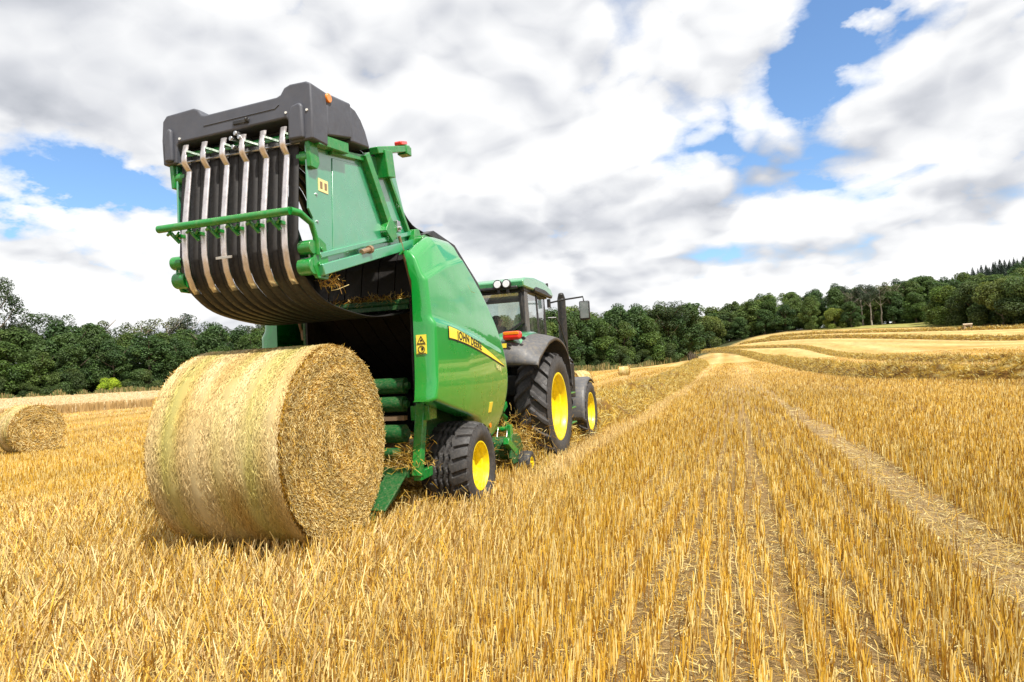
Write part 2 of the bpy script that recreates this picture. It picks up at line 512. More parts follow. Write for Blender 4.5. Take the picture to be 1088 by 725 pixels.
def stubble():
    parts = []; litter = []
    def ring(r0, r1, dens, wid, hgt, seed):
        g = np.random.default_rng(seed)
        a0, a1 = (math.radians(-78), math.radians(48)) if r0 < 16 else (math.radians(-68), math.radians(36))
        area = 0.5 * (a1 - a0) * (r1 ** 2 - r0 ** 2)
        n = int(area * dens)
        r = np.sqrt(g.uniform(r0 ** 2, r1 ** 2, n)); a = g.uniform(a0, a1, n)
        x = r * np.sin(a); y = r * np.cos(a)
        d1 = np.interp(y, W1[::-1, 1][np.argsort(W1[::-1, 1])], W1[::-1, 0][np.argsort(W1[::-1, 1])])
        rowed = S((x + 2.4) / 1.4) * S((6.5 - x) / 2.0) * S((70 - r) / 35)
        sp0 = 0.165
        sp = 0.165
        k = np.round((x + 0.03 * vnoise(y * 0.6, x * 0.2)) / sp)
        jx = k * sp + g.normal(0, 0.020, n) + 0.03 * np.sin(y * 0.7 + k)
        x = np.where(g.random(n) < rowed * 0.95, jx, x)
        tr, tr2, pl, gd = zones(x, y)
        # narrow furrows left by lighter wheels
        fur = np.exp(-((x - 0.2) / 0.07) ** 2) + np.exp(-((x - 0.9) / 0.06) ** 2) + 0.8 * np.exp(-((x + 0.33) / 0.06) ** 2)
        krow = np.abs(np.round(x / 0.165)).astype(int)
        weak = np.where((krow * 7 + 3) % 5 == 0, 0.5, np.where(krow % 3 == 0, 0.15, 0.0)) * rowed
        keep = g.random(n) > np.clip(weak * (0.6 + 0.4 * vnoise(x * 0 + krow * 3.1, y * 0.25)) + tr * 1.0 + tr2 * 0.9 + pl * 0.3 + fur * 0.7 * S((30 - y) / 10), 0, 0.985)
        # patchiness
        pt = vnoise(x * 1.3 + 40, y * 0.9 + 12) * 0.6 + vnoise(x * 4 + 3, y * 3 + 9) * 0.4
        keep &= g.random(n) < 0.55 + 1.0 * pt
        keep &= g.random(n) < 1 - 0.30 * S((-x - 1.2) / 1.5) * S((9.5 - y) / 3)
        # bale, wheels, windrow footprints
        keep &= ~((np.abs(x - BX) < 0.6) & (np.abs(y - 5.45) < 0.42))
        keep &= ~((np.abs(x + 3.08) < 0.25) & (np.abs(y - BY) < 0.30))
        keep &= ~((np.abs(x + 5.08) < 0.25) & (np.abs(y - BY) < 0.30))
        keep &= ~((np.abs(x + 3.15) < 0.28) & (np.abs(y - 11.38) < 0.5))
        keep &= ~((np.abs(x - BX) < 0.8) & (y > 8.7))
        rr_ = np.hypot(x, y)
        phi = np.degrees(np.arctan2(x, y))
        er = np.interp(phi, [-180, -75, -45, -20, -8, -3, 2, 8, 14, 19, 40, 180], [100, 100, 101, 108, 122, 150, 215, 200, 178, 158, 150, 100])
        keep &= rr_ < er - 4
        keep &= ~((x < -28) & (np.hypot(x, y) > np.interp(y, [0, 25, 32, 37, 41, 50, 65], [55, 55, 55.5, 58, 59, 63, 71])))
        x = x[keep]; y = y[keep]; n = len(x)
        tr, tr2, pl, gd = zones(x, y)
        left = S((-x - 1.2) / 1.5) * S((9.5 - y) / 3)
        h = hgt * np.clip(g.normal(1.0, 0.22, n), 0.35, 1.7) * (1 + 0.12 * left) * (1 + 0.25 * gd) * (1 - 0.35 * pl) * (0.8 + 0.4 * vnoise(x * 0.9, y * 0.5 + 70))
        lean = g.normal(0, 1, (n, 2)) * (0.085 + 0.27 * left + 0.25 * pl)[:, None]
        lean[:, 0] += 0.05 + 0.30 * left * (vnoise(x * 0.7 + 9, y * 0.7) - 0.1)
        z = terr(x, y) - 0.01
        base = np.stack([x, y, z], 1)
        vec = np.stack([lean[:, 0] * h, lean[:, 1] * h, h], 1)
        w = wid * g.uniform(0.7, 1.35, n) * (1 + 0.2 * left)
        yaw = np.arctan2(x, y) + g.normal(0, 0.6, n)
        side = np.stack([np.cos(yaw), -np.sin(yaw), np.zeros(n)], 1)
        c = straw_cols(n, 0.38, 0.27, g)
        pc = np.array([0.78, 0.62, 0.34])
        mixk = np.clip(0.75 * left * g.random(n) ** 3 + 0.8 * pl, 0, 1)[:, None]
        c = c * (1 - mixk) + pc * mixk
        c = c * (1 - 0.22 * gd[:, None])
        # broad bands of colour across the field
        bz = (0.80 + 0.36 * vnoise(x * 0.5 + 8, y * 0.07 + 5))[:, None]
        fb = S((rr_[keep] - 18) / 40)
        if r1 > 18:
            bv = (bandval(x, y) * fb)[:, None]
            c = c * (1 - 0.6 * bv) + np.array([0.76, 0.56, 0.25]) * 0.6 * bv
            c = c * (1 - 0.14 * (fb[:, None] - bv))
        c = np.clip(c * bz, 0, 0.9)
        bend = g.normal(0, 0.05, (n, 3)) * h[:, None]
        parts.append(ribbons(base, vec, w, side, c, bend))
    ring(0.7, 5, 1280, 0.0054, 0.17, 1)
    ring(5, 9, 1120, 0.0060, 0.17, 2)
    ring(9, 16, 720, 0.0078, 0.165, 3)
    ring(16, 30, 290, 0.0115, 0.155, 4)
    ring(30, 52, 90, 0.020, 0.13, 5)
    ring(52, 95, 15, 0.045, 0.10, 6)
    V, F, C = cat_rib(parts)
    o = link('stubble', np_mesh('stubble', V, F, C), M['straw'])
    tag(o, 'golden cut cereal stubble standing in rows over the whole field', 'stubble', kind='stuff')
    # loose straw lying flat
    def lit(r0, r1, dens, wid, ln, seed):
        g = np.random.default_rng(seed)
        a0, a1 = math.radians(-72), math.radians(42)
        n = int(0.5 * (a1 - a0) * (r1 ** 2 - r0 ** 2) * dens)
        r = np.sqrt(g.uniform(r0 ** 2, r1 ** 2, n)); a = g.uniform(a0, a1, n)
        x = r * np.sin(a); y = r * np.cos(a)
        tr, tr2, pl, gd = zones(x, y)
        left = S((-x - 1.0) / 1.5) * S((10 - y) / 3)
        keep = g.random(n) < np.clip((0.6 if ln < .08 else 0.22) + tr * 0.5 + pl * 0.9 + left * (0.0 if ln < .08 else 0.4), 0, 1)
        keep &= ~((np.abs(x - BX) < 0.6) & (np.abs(y - 5.45) < 0.42))
        keep &= np.hypot(x, y) < 52
        x = x[keep]; y = y[keep]; n = len(x); pl = pl[keep]; left = left[keep]; tr = tr[keep]
        th_ = g.uniform(0, 2 * PI, n)
        el = np.abs(g.normal(0.0, 0.16, n)) + 0.25 * left * g.random(n)
        L = ln * g.uniform(0.4, 1.5, n)
        vec = np.stack([np.cos(th_) * np.cos(el), np.sin(th_) * np.cos(el), np.sin(el)], 1) * L[:, None]
        base = np.stack([x, y, terr(x, y) + 0.008 + 0.10 * np.maximum(left, pl) * g.random(n) ** 1.5 + 0.03 * g.random(n)], 1)
        side = np.cross(vec, np.array([0, 0, 1.0])); side /= np.linalg.norm(side, axis=1)[:, None] + 1e-9
        side = side + g.normal(0, 0.3, (n, 3))
        c = straw_cols(n, 0.6, 0.2, g) * (0.80 - 0.1 * tr[:, None])
        litter.append(ribbons(base, vec, wid * g.uniform(0.7, 1.3, n), side, c, g.normal(0, 0.012, (n, 3))))
    lit(1.2, 7, 1300, 0.0036, 0.06, 20)
    lit(7, 13, 420, 0.0048, 0.07, 25)
    lit(1.2, 6, 330, 0.0042, 0.13, 21)
    lit(6, 12, 230, 0.006, 0.14, 22)
    lit(12, 26, 80, 0.011, 0.17, 23)
    lit(26, 52, 20, 0.022, 0.25, 24)
    V, F, C = cat_rib(litter)
    o = link('straw_litter', np_mesh('straw_litter', V, F, C), M['straw'])
    tag(o, 'pale loose straw scattered flat among the stubble and wheel tracks', 'straw', kind='stuff')
stubble()

# ------------------------------------------------------------------ windrows
def windrow(P, wid, hgt, label, seed, nr, rw=0.02, rl=0.3, ragged=0.35):
    g = np.random.default_rng(seed)
    P = np.array(P)
    dd = np.r_[0, np.cumsum(np.linalg.norm(np.diff(P, axis=0), axis=1))]
    us = np.arange(0, dd[-1], 0.3); P = np.stack([np.interp(us, dd, P[:, 0]), np.interp(us, dd, P[:, 1])], 1); n = len(P)
    T = np.gradient(P, axis=0); T /= np.linalg.norm(T, axis=1)[:, None]
    N = np.stack([T[:, 1], -T[:, 0]], 1)
    m = 15
    u = np.linspace(-1, 1, m)
    s = np.arange(n) * 0.3
    U, Sg = np.meshgrid(u, s)
    nz = vnoise(Sg * 0.9 + seed * 7, U * 2 + seed) ; nz2 = vnoise(Sg * 3 + seed, U * 4 + 31)
    hh = hgt * (1 - np.abs(U) ** 2.2) * (0.42 + 0.55 * nz + 0.62 * vnoise(Sg * 2.1 + U * 1.5 + seed, U * 2.6 + 5) + 0.3 * nz2)
    taper = np.minimum(1, np.minimum(np.arange(n), np.arange(n)[::-1]) / 9.0)[:, None]
    hh = hh * taper
    wv = wid * (0.85 + 0.3 * vnoise(s * 0.6 + seed, s * 0 + 3))
    X = P[:, 0:1] + N[:, 0:1] * U * wv[:, None] * 0.5
    Y = P[:, 1:2] + N[:, 1:2] * U * wv[:, None] * 0.5
    Z = terr(X, Y) + hh - 0.02
    V = np.stack([X, Y, Z], 2).reshape(-1, 3)
    i, j = np.meshgrid(np.arange(n - 1), np.arange(m - 1), indexing='ij')
    a = (i * m + j).ravel()
    F = np.stack([a, a + 1, a + m + 1, a + m], 1)[:, ::-1]
    C = straw_cols(len(V), 0.1, 0.5, g) * 0.55
    # straw over the mound
    k = (np.where(g.random(nr) < 0.6, g.random(nr) ** 1.8, g.random(nr)) * (n - 1)).astype(int); f = g.random(nr); uu = g.uniform(-1.05, 1.05, nr)
    c2 = P[k] * (1 - f[:, None]) + P[k + 1] * f[:, None]
    bx = c2[:, 0] + N[k, 0] * uu * wv[k] * 0.5; by = c2[:, 1] + N[k, 1] * uu * wv[k] * 0.5
    jj = np.clip(((uu + 1) / 2 * (m - 1)).astype(int), 0, m - 1)
    bz = terr(bx, by) + hh[k, jj] - 0.03
    th_ = g.uniform(0, 2 * PI, nr); el = g.uniform(-0.3, 1.2, nr)
    L = rl * g.uniform(0.4, 1.4, nr)
    vec = np.stack([np.cos(th_) * np.cos(el), np.sin(th_) * np.cos(el), np.sin(el)], 1) * L[:, None]
    side = g.normal(0, 1, (nr, 3)); side /= np.linalg.norm(side, axis=1)[:, None]
    cc = straw_cols(nr, 0.38, 0.25, g) * g.uniform(0.68, 1.02, nr)[:, None]
    cc[:, 0] *= 0.92
    rb = ribbons(np.stack([bx, by, bz], 1), vec, rw * g.uniform(0.6, 1.4, nr), side, cc, g.normal(0, 0.15, (nr, 3)) * L[:, None])
    V, F, C = cat_rib([(V, F, C), rb])
    o = link('straw_windrow', np_mesh('straw_windrow', V, F, C), M['straw'])
    tag(o, label, 'windrow', 'windrows of cut straw')
    return o

WA = smooth_poly([(-4.25, 9.3), (-4.2, 15), (-4.15, 22), (-4.1, 34), (-3.9, 52), (-4.0, 75), (-4.6, 100), (-6.0, 120)], 0.7)
windrow(WA, 2.7, 0.50, 'broad low straw swath running under and ahead of the tractor', 3, 70000, 0.013, 0.22)
windrow(W1, 1.4, 0.54, 'thickest dark straw ridge curving in front of the others right of the wheel track', 4, 120000, 0.02, 0.24)
windrow(W2, 1.4, 0.34, 'second straw ridge up the slope just beyond the thickest one', 5, 60000, 0.026, 0.26)
windrow(W3, 1.8, 0.45, 'third straw ridge higher on the slope between the second ridge and the meadow', 6, 26000, 0.05, 0.36)
windrow(W4, 1.7, 0.38, 'uppermost thin straw ridge along the field edge below the meadow', 7, 18000, 0.06, 0.36)

# ------------------------------------------------------------------ round bales
def bale(loc, Rr, L, rz, label, seed, nrib, rw=0.005, rl=0.11, tilt=0.0, det=1.0):
    g = np.random.default_rng(seed)
    nth = int(160 * det); nx = int(40 * det)
    parts = []
    def colour_side(x, th_):
        t = x / L + 0.5
        pale = np.array([0.77, 0.63, 0.34]); olive = np.array([0.55, 0.48, 0.15]); gold = np.array([0.58, 0.40, 0.13])
        o = np.exp(-((t - 0.17) / 0.07) ** 2) + 0.9 * np.exp(-((t - 0.80) / 0.10) ** 2) + 0.5 * np.exp(-((t - 0.55) / 0.05) ** 2)
        o = np.clip(o * (0.55 + 0.7 * vnoise(t * 30 + seed, th_ * 3)), 0, 1)
        w = np.clip(vnoise(t * 9 + 5, th_ * 2.2 + seed) * 1.3 - 0.15, 0, 1)
        c = pale * (1 - w[:, None]) + gold * w[:, None]
        return c * (1 - o[:, None]) + olive * o[:, None]
    # side
    th_ = np.linspace(0, 2 * PI, nth, endpoint=False); xs = np.linspace(-L / 2, L / 2, nx)
    TH, XS = np.meshgrid(th_, xs, indexing='ij')
    e = np.abs(XS) / (L / 2)
    rad = Rr * (1 - 0.035 * np.clip((e - 0.88) / 0.12, 0, 1) ** 2) + 0.02 * (vnoise(XS * 5 + seed, TH * 4) - 0.5) + 0.012 * np.sin(XS * 26 + seed)
    def pos(x, th2, r): return np.stack([x, r * np.cos(th2), r * np.sin(th2)], -1)
    V = pos(XS, TH, rad).reshape(-1, 3)
    i, j = np.meshgrid(np.arange(nth), np.arange(nx - 1), indexing='ij')
    a = (i * nx + j).ravel(); b = (((i + 1) % nth) * nx + j).ravel()
    parts.append((V, np.stack([a, b, b + 1, a + 1], 1)[:, ::-1], colour_side(XS.ravel(), TH.ravel()) * 0.8))
    # ends
    for sx in (-1, 1):
        nr_ = 26
        rr = np.linspace(0.002, 1, nr_)
        TH2, RR = np.meshgrid(th_, rr, indexing='ij')
        edge = rad[:, -1 if sx > 0 else 0][:, None]
        xx = sx * (L / 2 + 0.035 * (1 - RR ** 2) + 0.05 * (vnoise(RR * 9 + seed, TH2 * 5) - 0.5) * S((1 - RR) / 0.1))
        V = pos(xx, TH2, RR * edge).reshape(-1, 3)
        i, j = np.meshgrid(np.arange(nth), np.arange(nr_ - 1), indexing='ij')
        a = (i * nr_ + j).ravel(); b = (((i + 1) % nth) * nr_ + j).ravel()
        F = np.stack([a, b, b + 1, a + 1], 1)
        if sx < 0: F = F[:, ::-1]
        ring = vnoise(RR.ravel() * 16 + seed, TH2.ravel() * 1.5)
        c = np.array([0.42, 0.27, 0.08]) * (0.7 + 0.6 * ring[:, None])
        parts.append((V, F, c))
    # straw on the side, mostly along the winding
    n = int(nrib * 0.55)
    x = g.uniform(-L / 2, L / 2, n); t = g.uniform(0, 2 * PI, n)
    nrm = pos(np.zeros(n), t, np.ones(n)); tan = pos(np.zeros(n), t + PI / 2, np.ones(n)); ax = np.array([[1.0, 0, 0]])
    an = g.normal(0, 0.36, n)[:, None]
    Ls = rl * g.uniform(0.4, 1.5, n)[:, None]
    vec = (tan * np.cos(an) + ax * np.sin(an) + nrm * g.normal(0.02, 0.05, n)[:, None]) * Ls * np.sign(g.random(n) - 0.5)[:, None]
    base = pos(x, t, np.full(n, Rr + 0.004)) + nrm * g.uniform(-0.008, 0.006, n)[:, None] - vec * 0.5
    side = np.cross(vec, nrm); side /= np.linalg.norm(side, axis=1)[:, None]
    side = side + nrm * g.normal(0, 0.3, n)[:, None]
    cs = colour_side(x, t) * g.uniform(0.82, 1.25, n)[:, None]
    parts.append(ribbons(base, vec, rw * g.uniform(0.6, 1.4, n), side, np.clip(cs, 0, .88), nrm * (g.uniform(0.0, 0.012, n))[:, None]))
    # straw on the ends, curling round the core and sticking out
    n = int(nrib * 0.45)
    sx = np.where(g.random(n) < 0.8, 1, -1)
    r = Rr * np.sqrt(g.random(n)); t = g.uniform(0, 2 * PI, n)
    rad_d = pos(np.zeros(n), t, np.ones(n)); tan = pos(np.zeros(n), t + PI / 2, np.ones(n))
    an = g.normal(0, 0.6, n)[:, None]
    out = np.stack([sx, np.zeros(n), np.zeros(n)], 1).astype(float)
    Ls = rl * g.uniform(0.3, 1.2, n)[:, None]
    vec = (tan * np.cos(an) + rad_d * np.sin(an) + out * g.uniform(-0.05, 0.55, n)[:, None]) * Ls * np.sign(g.random(n) - 0.5)[:, None]
    vec[:, 0] = np.abs(vec[:, 0]) * sx
    base = pos(sx * (L / 2 + 0.03 + 0.032 * (1 - (r / Rr) ** 2)), t, r * 0.985) - vec * 0.3
    side = np.cross(vec, out); side /= np.linalg.norm(side, axis=1)[:, None] + 1e-9
    side = side + out * g.normal(0, 0.4, n)[:, None]
    cs = straw_cols(n, 0.66, 0.2, g) * 0.96
    cs[:, 2] *= 1.12
    cs *= (0.72 + 0.45 * vnoise(r * 13 + seed, t * 1.3 + r * 3))[:, None]
    parts.append(ribbons(base, vec, rw * g.uniform(0.6, 1.4, n), side, cs, g.normal(0, 0.008, (n, 3))))
    # frayed rims
    n = int(nrib * 0.05)
    sx = np.where(g.random(n) < 0.5, 1, -1); t = g.uniform(0, 2 * PI, n)
    rad_d = pos(np.zeros(n), t, np.ones(n)); tan = pos(np.zeros(n), t + PI / 2, np.ones(n))
    vec = (tan * g.normal(0, 1, n)[:, None] + rad_d * g.uniform(0, 0.5, n)[:, None] + np.stack([sx * g.uniform(0, 0.7, n), np.zeros(n), np.zeros(n)], 1))
    vec = vec / np.linalg.norm(vec, axis=1)[:, None] * rl * 0.8
    base = pos(sx * L / 2 * 0.985, t, np.full(n, Rr * 0.975))
    side = np.cross(vec, rad_d); side /= np.linalg.norm(side, axis=1)[:, None] + 1e-9
    parts.append(ribbons(base, vec, np.full(n, rw), side, straw_cols(n, 0.2, 0.4, g)))
    V, F, C = cat_rib(parts)
    me = np_mesh('round_bale', V, F, np.clip(C, 0, .9), smooth=False)
    o = link('round_bale', me, M['bale'] if False else M['straw'])
    o.location = loc; o.rotation_euler = (tilt, 0, rz)
    return tag(o, label, 'bale', 'round straw bales')

bale((BX - .035, 5.44, 0.94), 0.895, 1.27, math.radians(2.0), 'big round straw bale just dropped below the raised tailgate', 31, 170000, 0.0040, 0.062)
bale((-24.5, 18.35, terr(-24.5, 18.35) + 0.86), 0.88, 1.25, math.radians(-16), 'round straw bale lying in the stubble near the wheat strip', 32, 26000, 0.012, 0.17, det=0.7)
bale((-9.25, 42.0, th(-9.25, 42) + 0.62), 0.64, 1.2, math.radians(62), 'pale round bale half hidden behind the tractor front wheel', 33, 5000, 0.02, 0.2, det=0.4)
bale((-9.6, 63.5, th(-9.6, 63.5) + 0.42), 0.43, .85, math.radians(8), 'small distant round bale standing alone below the dense copse', 34, 4000, 0.025, 0.2, det=0.4)

# ------------------------------------------------------------------ standing wheat strip
def wheat():
    g = np.random.default_rng(5)
    n = 60
    front = smooth_poly([(-62, 10), (-54, 22), (-47, 31), (-45, 37), (-43, 41), (-39, 49), (-31, 62), (-20, 78)], 0.7)
    nrm = front / np.linalg.norm(front, axis=1)[:, None]
    parts = []
    H = 0.55
    rows = [0, 0.15, 1.5, 4, 8, 14, 22, 30]
    m = len(rows)
    V = []
    for k, d in enumerate(rows):
        p = front + nrm * d
        rr = np.hypot(p[:, 0], p[:, 1])
        phi = np.degrees(np.arctan2(p[:, 0], p[:, 1]))
        hh = np.where(k == 0, 0.0, H)
        z = terr(p[:, 0], p[:, 1]) + hh
        V.append(np.stack([p[:, 0], p[:, 1], z], 1))
    V = np.stack(V, 1)
    q = len(front)
    Vf = V.reshape(-1, 3)
    i, j = np.meshgrid(np.arange(q - 1), np.arange(m - 1), indexing='ij')
    a = (i * m + j).ravel()
    F = np.stack([a, a + 1, a + m + 1, a + m], 1)
    C = np.repeat(np.array([[0.58, 0.44, 0.24]]), len(Vf), 0)
    parts.append((Vf, F, C))
    nr = 60000
    k = g.integers(0, q - 1, nr); f = g.random(nr)[:, None]
    d = 30 * g.random(nr) ** 2.2
    p = front[k] * (1 - f) + front[k + 1] * f + nrm[k] * (d - 0.12)[:, None]
    z = terr(p[:, 0], p[:, 1]) + np.where(d > 0.3, 0.42, 0)
    hh = np.where(d > 0.3, 0.19, H + 0.05) * g.uniform(0.8, 1.12, nr)
    vec = np.stack([g.normal(0, 0.07, nr), g.normal(0, 0.07, nr), hh], 1)
    a = np.arctan2(p[:, 0], p[:, 1]) + g.normal(0, 0.5, nr)
    side = np.stack([np.cos(a), -np.sin(a), np.zeros(nr)], 1)
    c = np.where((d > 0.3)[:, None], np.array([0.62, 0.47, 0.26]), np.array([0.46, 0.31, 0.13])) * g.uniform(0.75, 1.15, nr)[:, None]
    parts.append(ribbons(np.stack([p[:, 0], p[:, 1], z], 1), vec, 0.05 * g.uniform(0.6, 1.5, nr), side, c))
    V, F, C = cat_rib(parts)
    o = link('standing_wheat', np_mesh('standing_wheat', V, F, C), M['straw'])
    tag(o, 'strip of uncut pale wheat standing before the left wood', 'wheat', kind='stuff')
wheat()

# ------------------------------------------------------------------ trees
def leaf_quads(P, size, rng, tint, outward=None, droop=0.2):
    n = len(P)
    nrm = rng.normal(0, 1, (n, 3)); nrm[:, 2] = np.abs(nrm[:, 2]) + 0.25
    if outward is not None: nrm = nrm * 0.75 + outward * 1.0
    nrm /= np.linalg.norm(nrm, axis=1)[:, None]
    a = np.cross(nrm, rng.normal(0, 1, (n, 3))); a /= np.linalg.norm(a, axis=1)[:, None]
    b = np.cross(nrm, a)
    s = (size * rng.uniform(0.55, 1.3, n))[:, None]
    fold = nrm * s * 0.22
    V = np.stack([P - a * s, P + b * s * 0.55 + fold, P + a * s, P - b * s * 0.55 + fold], 1).reshape(-1, 3)
    F = np.arange(n * 4).reshape(n, 4)
    C = np.repeat(tint, 4, 0)
    return V, F, C

VT = [np.array(v) for v in ((1, 1, 1), (1.25, 1.12, 0.9), (0.78, 0.86, 1.0), (1.1, 1.02, 1.25), (0.9, 0.95, 0.85), (1.35, 1.22, 1.15), (0.7, 0.8, 0.95))]
def crown_mesh(kind, seed):
    g = np.random.default_rng(seed)
    lobes = []
    if kind == 'broad':          # dense, foliage nearly to the ground
        wide_at = g.uniform(0.30, 0.55); sx_, sy_ = g.uniform(.85, 1.15), g.uniform(.85, 1.15)
        tops = [(g.uniform(-1.3, 1.3), g.uniform(-1.3, 1.3), g.uniform(7.6, 9.5)) for _ in range(4)]
        for _ in range(62):
            z = g.uniform(0.7, 8.7); t = g.uniform(0, 2 * PI)
            q = z / 9.4
            prof = 3.2 * (min(1, 0.62 + q / wide_at * 0.4) if q < wide_at else max(0.12, 1 - ((q - wide_at) / (1 - wide_at)) ** 1.9))
            r = prof * math.sqrt(g.uniform(0.2, 1)) * (0.86 + 0.22 * math.sin(3 * t + seed))
            lobes.append((r * math.cos(t) * sx_, r * math.sin(t) * sy_, z, g.uniform(0.45, 1.15)))
        for (tx, ty, tz) in tops: lobes.append((tx, ty, tz, g.uniform(0.5, 0.85))); lobes.append((tx * 1.1, ty * 1.1, tz - 0.8, g.uniform(.7, 1.0)))
        per, size, base = 300, 0.15, (0.070, 0.128, 0.031)
    elif kind == 'tall':         # clear trunk, open uneven crown
        for _ in range(26):
            z = g.uniform(4.2, 9.6); t = g.uniform(0, 2 * PI)
            prof = 2.5 * math.sin(PI * min(1, (z - 3.2) / 7.4)) ** 0.6
            r = prof * math.sqrt(g.uniform(0.1, 1))
            lobes.append((r * math.cos(t), r * math.sin(t), z, g.uniform(0.5, 1.0)))
        per, size, base = 220, 0.12, (0.058, 0.092, 0.032)
    elif kind == 'pine':
        for _ in range(22):
            z = g.uniform(5.0, 9.6); t = g.uniform(0, 2 * PI)
            r = (0.4 + 1.9 * (1 - abs(z - 7.0) / 3.4)) * math.sqrt(g.uniform(0.1, 1))
            lobes.append((r * math.cos(t), r * math.sin(t), z, g.uniform(0.5, 0.9)))
        per, size, base = 240, 0.12, (0.070, 0.095, 0.050)
    elif kind == 'bush':
        for _ in range(26):
            t = g.uniform(0, 2 * PI); z = g.uniform(0.6, 6.5)
            r = 4.2 * math.sqrt(g.uniform(0.05, 1)) * (1 - (z / 8.5) ** 2)
            lobes.append((r * math.cos(t), r * math.sin(t), z, g.uniform(0.9, 1.6)))
        per, size, base = 340, 0.17, (0.075, 0.118, 0.028)
    base = np.array(base if kind != 'conifer' else (0, 0, 0)) * VT[seed % 7]
    parts = []
    if kind == 'conifer':
        n = 3200
        z = 10 * (1 - np.sqrt(g.random(n)) * 0.93)
        lay = np.round(z * 1.6) / 1.6
        R = (10.2 - lay) * 0.26 * (0.75 + 0.5 * g.random(n))
        t = g.uniform(0, 2 * PI, n); r = R * np.sqrt(g.uniform(0.05, 1, n))
        P = np.stack([r * np.cos(t), r * np.sin(t), lay - 0.32 * r + g.normal(0, 0.12, n)], 1)
        tint = np.array([0.048, 0.075, 0.052]) * g.uniform(0.6, 1.5, n)[:, None]  # bluish leaf tint stands in for distance haze on the ridge
        return np_mesh('crown', *leaf_quads(P, 0.24, g, tint))
    for (x, y, z, R) in lobes:
        n = int(per * R ** 1.6 * 1.1)
        d = g.normal(0, 1, (n, 3)); d[:, 2] += 0.25
        d /= np.linalg.norm(d, axis=1)[:, None]
        rad = R * (0.45 + 0.62 * g.random(n) ** 0.45)[:, None]
        P = np.array([x, y, z]) + d * rad * np.array([1.05, 1.05, 0.9])
        P[:, 2] = np.maximum(P[:, 2], 0.12 + 0.3 * g.random(n))
        lt = g.uniform(0.72, 1.32)
        yl = g.uniform(0.0, 0.35)
        tint = np.array(base) * lt * np.array([1 + yl, 1 + 0.3 * yl, 1 - 0.3 * yl])
        parts.append(leaf_quads(P, size, g, tint * g.uniform(0.6, 1.45, n)[:, None], d))
    V, F, C = cat_rib(parts)
    return np_mesh('crown', V, F, C)

def trunk_mesh(kind, seed):
    g = random.Random(seed)
    mb = MB()
    top = {'broad': 7.5, 'tall': 8.5, 'pine': 8.8, 'bush': 4, 'conifer': 9.6}[kind]
    r0 = {'broad': .24, 'tall': .2, 'pine': .2, 'bush': .16, 'conifer': .17}[kind]
    pts = []; x = y = 0
    for k in range(7):
        pts.append((x, y, top * k / 6 - (0.3 if k == 0 else 0))); x += g.uniform(-.14, .14); y += g.uniform(-.14, .14)
    mb.tube(pts, [r0 * (1.25 if k == 0 else 1) * (1 - 0.8 * k / 6) for k in range(7)], 8)
    if kind != 'conifer':
        for k in range(9):
            i = g.randint(1 if kind in ('bush', 'broad') else 3, 5); p = Vector(pts[i]); t = g.uniform(0, 2 * PI)
            L = g.uniform(1.2, 2.4)
            q = p + Vector((math.cos(t) * L * .6, math.sin(t) * L * .6, L * .45)); e = p + Vector((math.cos(t) * L, math.sin(t) * L, L * .95))
            mb.tube([p, q, e], [r0 * .4, r0 * .25, r0 * .08], 6)
    o = mb.build('trunk', None)
    me = o.data; bpy.data.objects.remove(o)
    return me

TV = {}
for kd, cnt in (('broad', 7), ('tall', 3), ('pine', 3), ('bush', 3), ('conifer', 3)):
    TV[kd] = []
    for q in range(cnt):
        cm = crown_mesh(kd, 100 + 17 * q + len(kd)); cm.materials.append(M['leaf'])
        tm = trunk_mesh(kd, q); tm.materials.append(M['palebark'] if kd == 'pine' else M['bark'])
        TV[kd].append((cm, tm))
_tr = random.Random(3)
def tree(kind, x, y, H, label, group, name=None, wide=1.0, variant=None, sink=0.0):
    nm = name or {'broad': 'broadleaf_tree', 'tall': 'broadleaf_tree', 'pine': 'pine_tree', 'bush': 'bush', 'conifer': 'conifer_tree'}[kind]
    e = empty(nm, (x, y, th(x, y) - sink), _tr.uniform(0, 2 * PI))
    s = H / 10.0 if kind != 'bush' else H / 7.5
    e.scale = (s * wide, s * wide, s)
    cm, tm = TV[kind][variant if variant is not None else _tr.randrange(len(TV[kind]))]
    for n2, me in (('crown', cm), ('trunk', tm)):
        o = bpy.data.objects.new(n2, me); COL.objects.link(o); o.parent = e
    cat = {'bush': 'bush'}.get(kind, 'tree')
    return tag(e, label, cat, group)

def pol(phi, r): return r * math.sin(math.radians(phi)), r * math.cos(math.radians(phi))

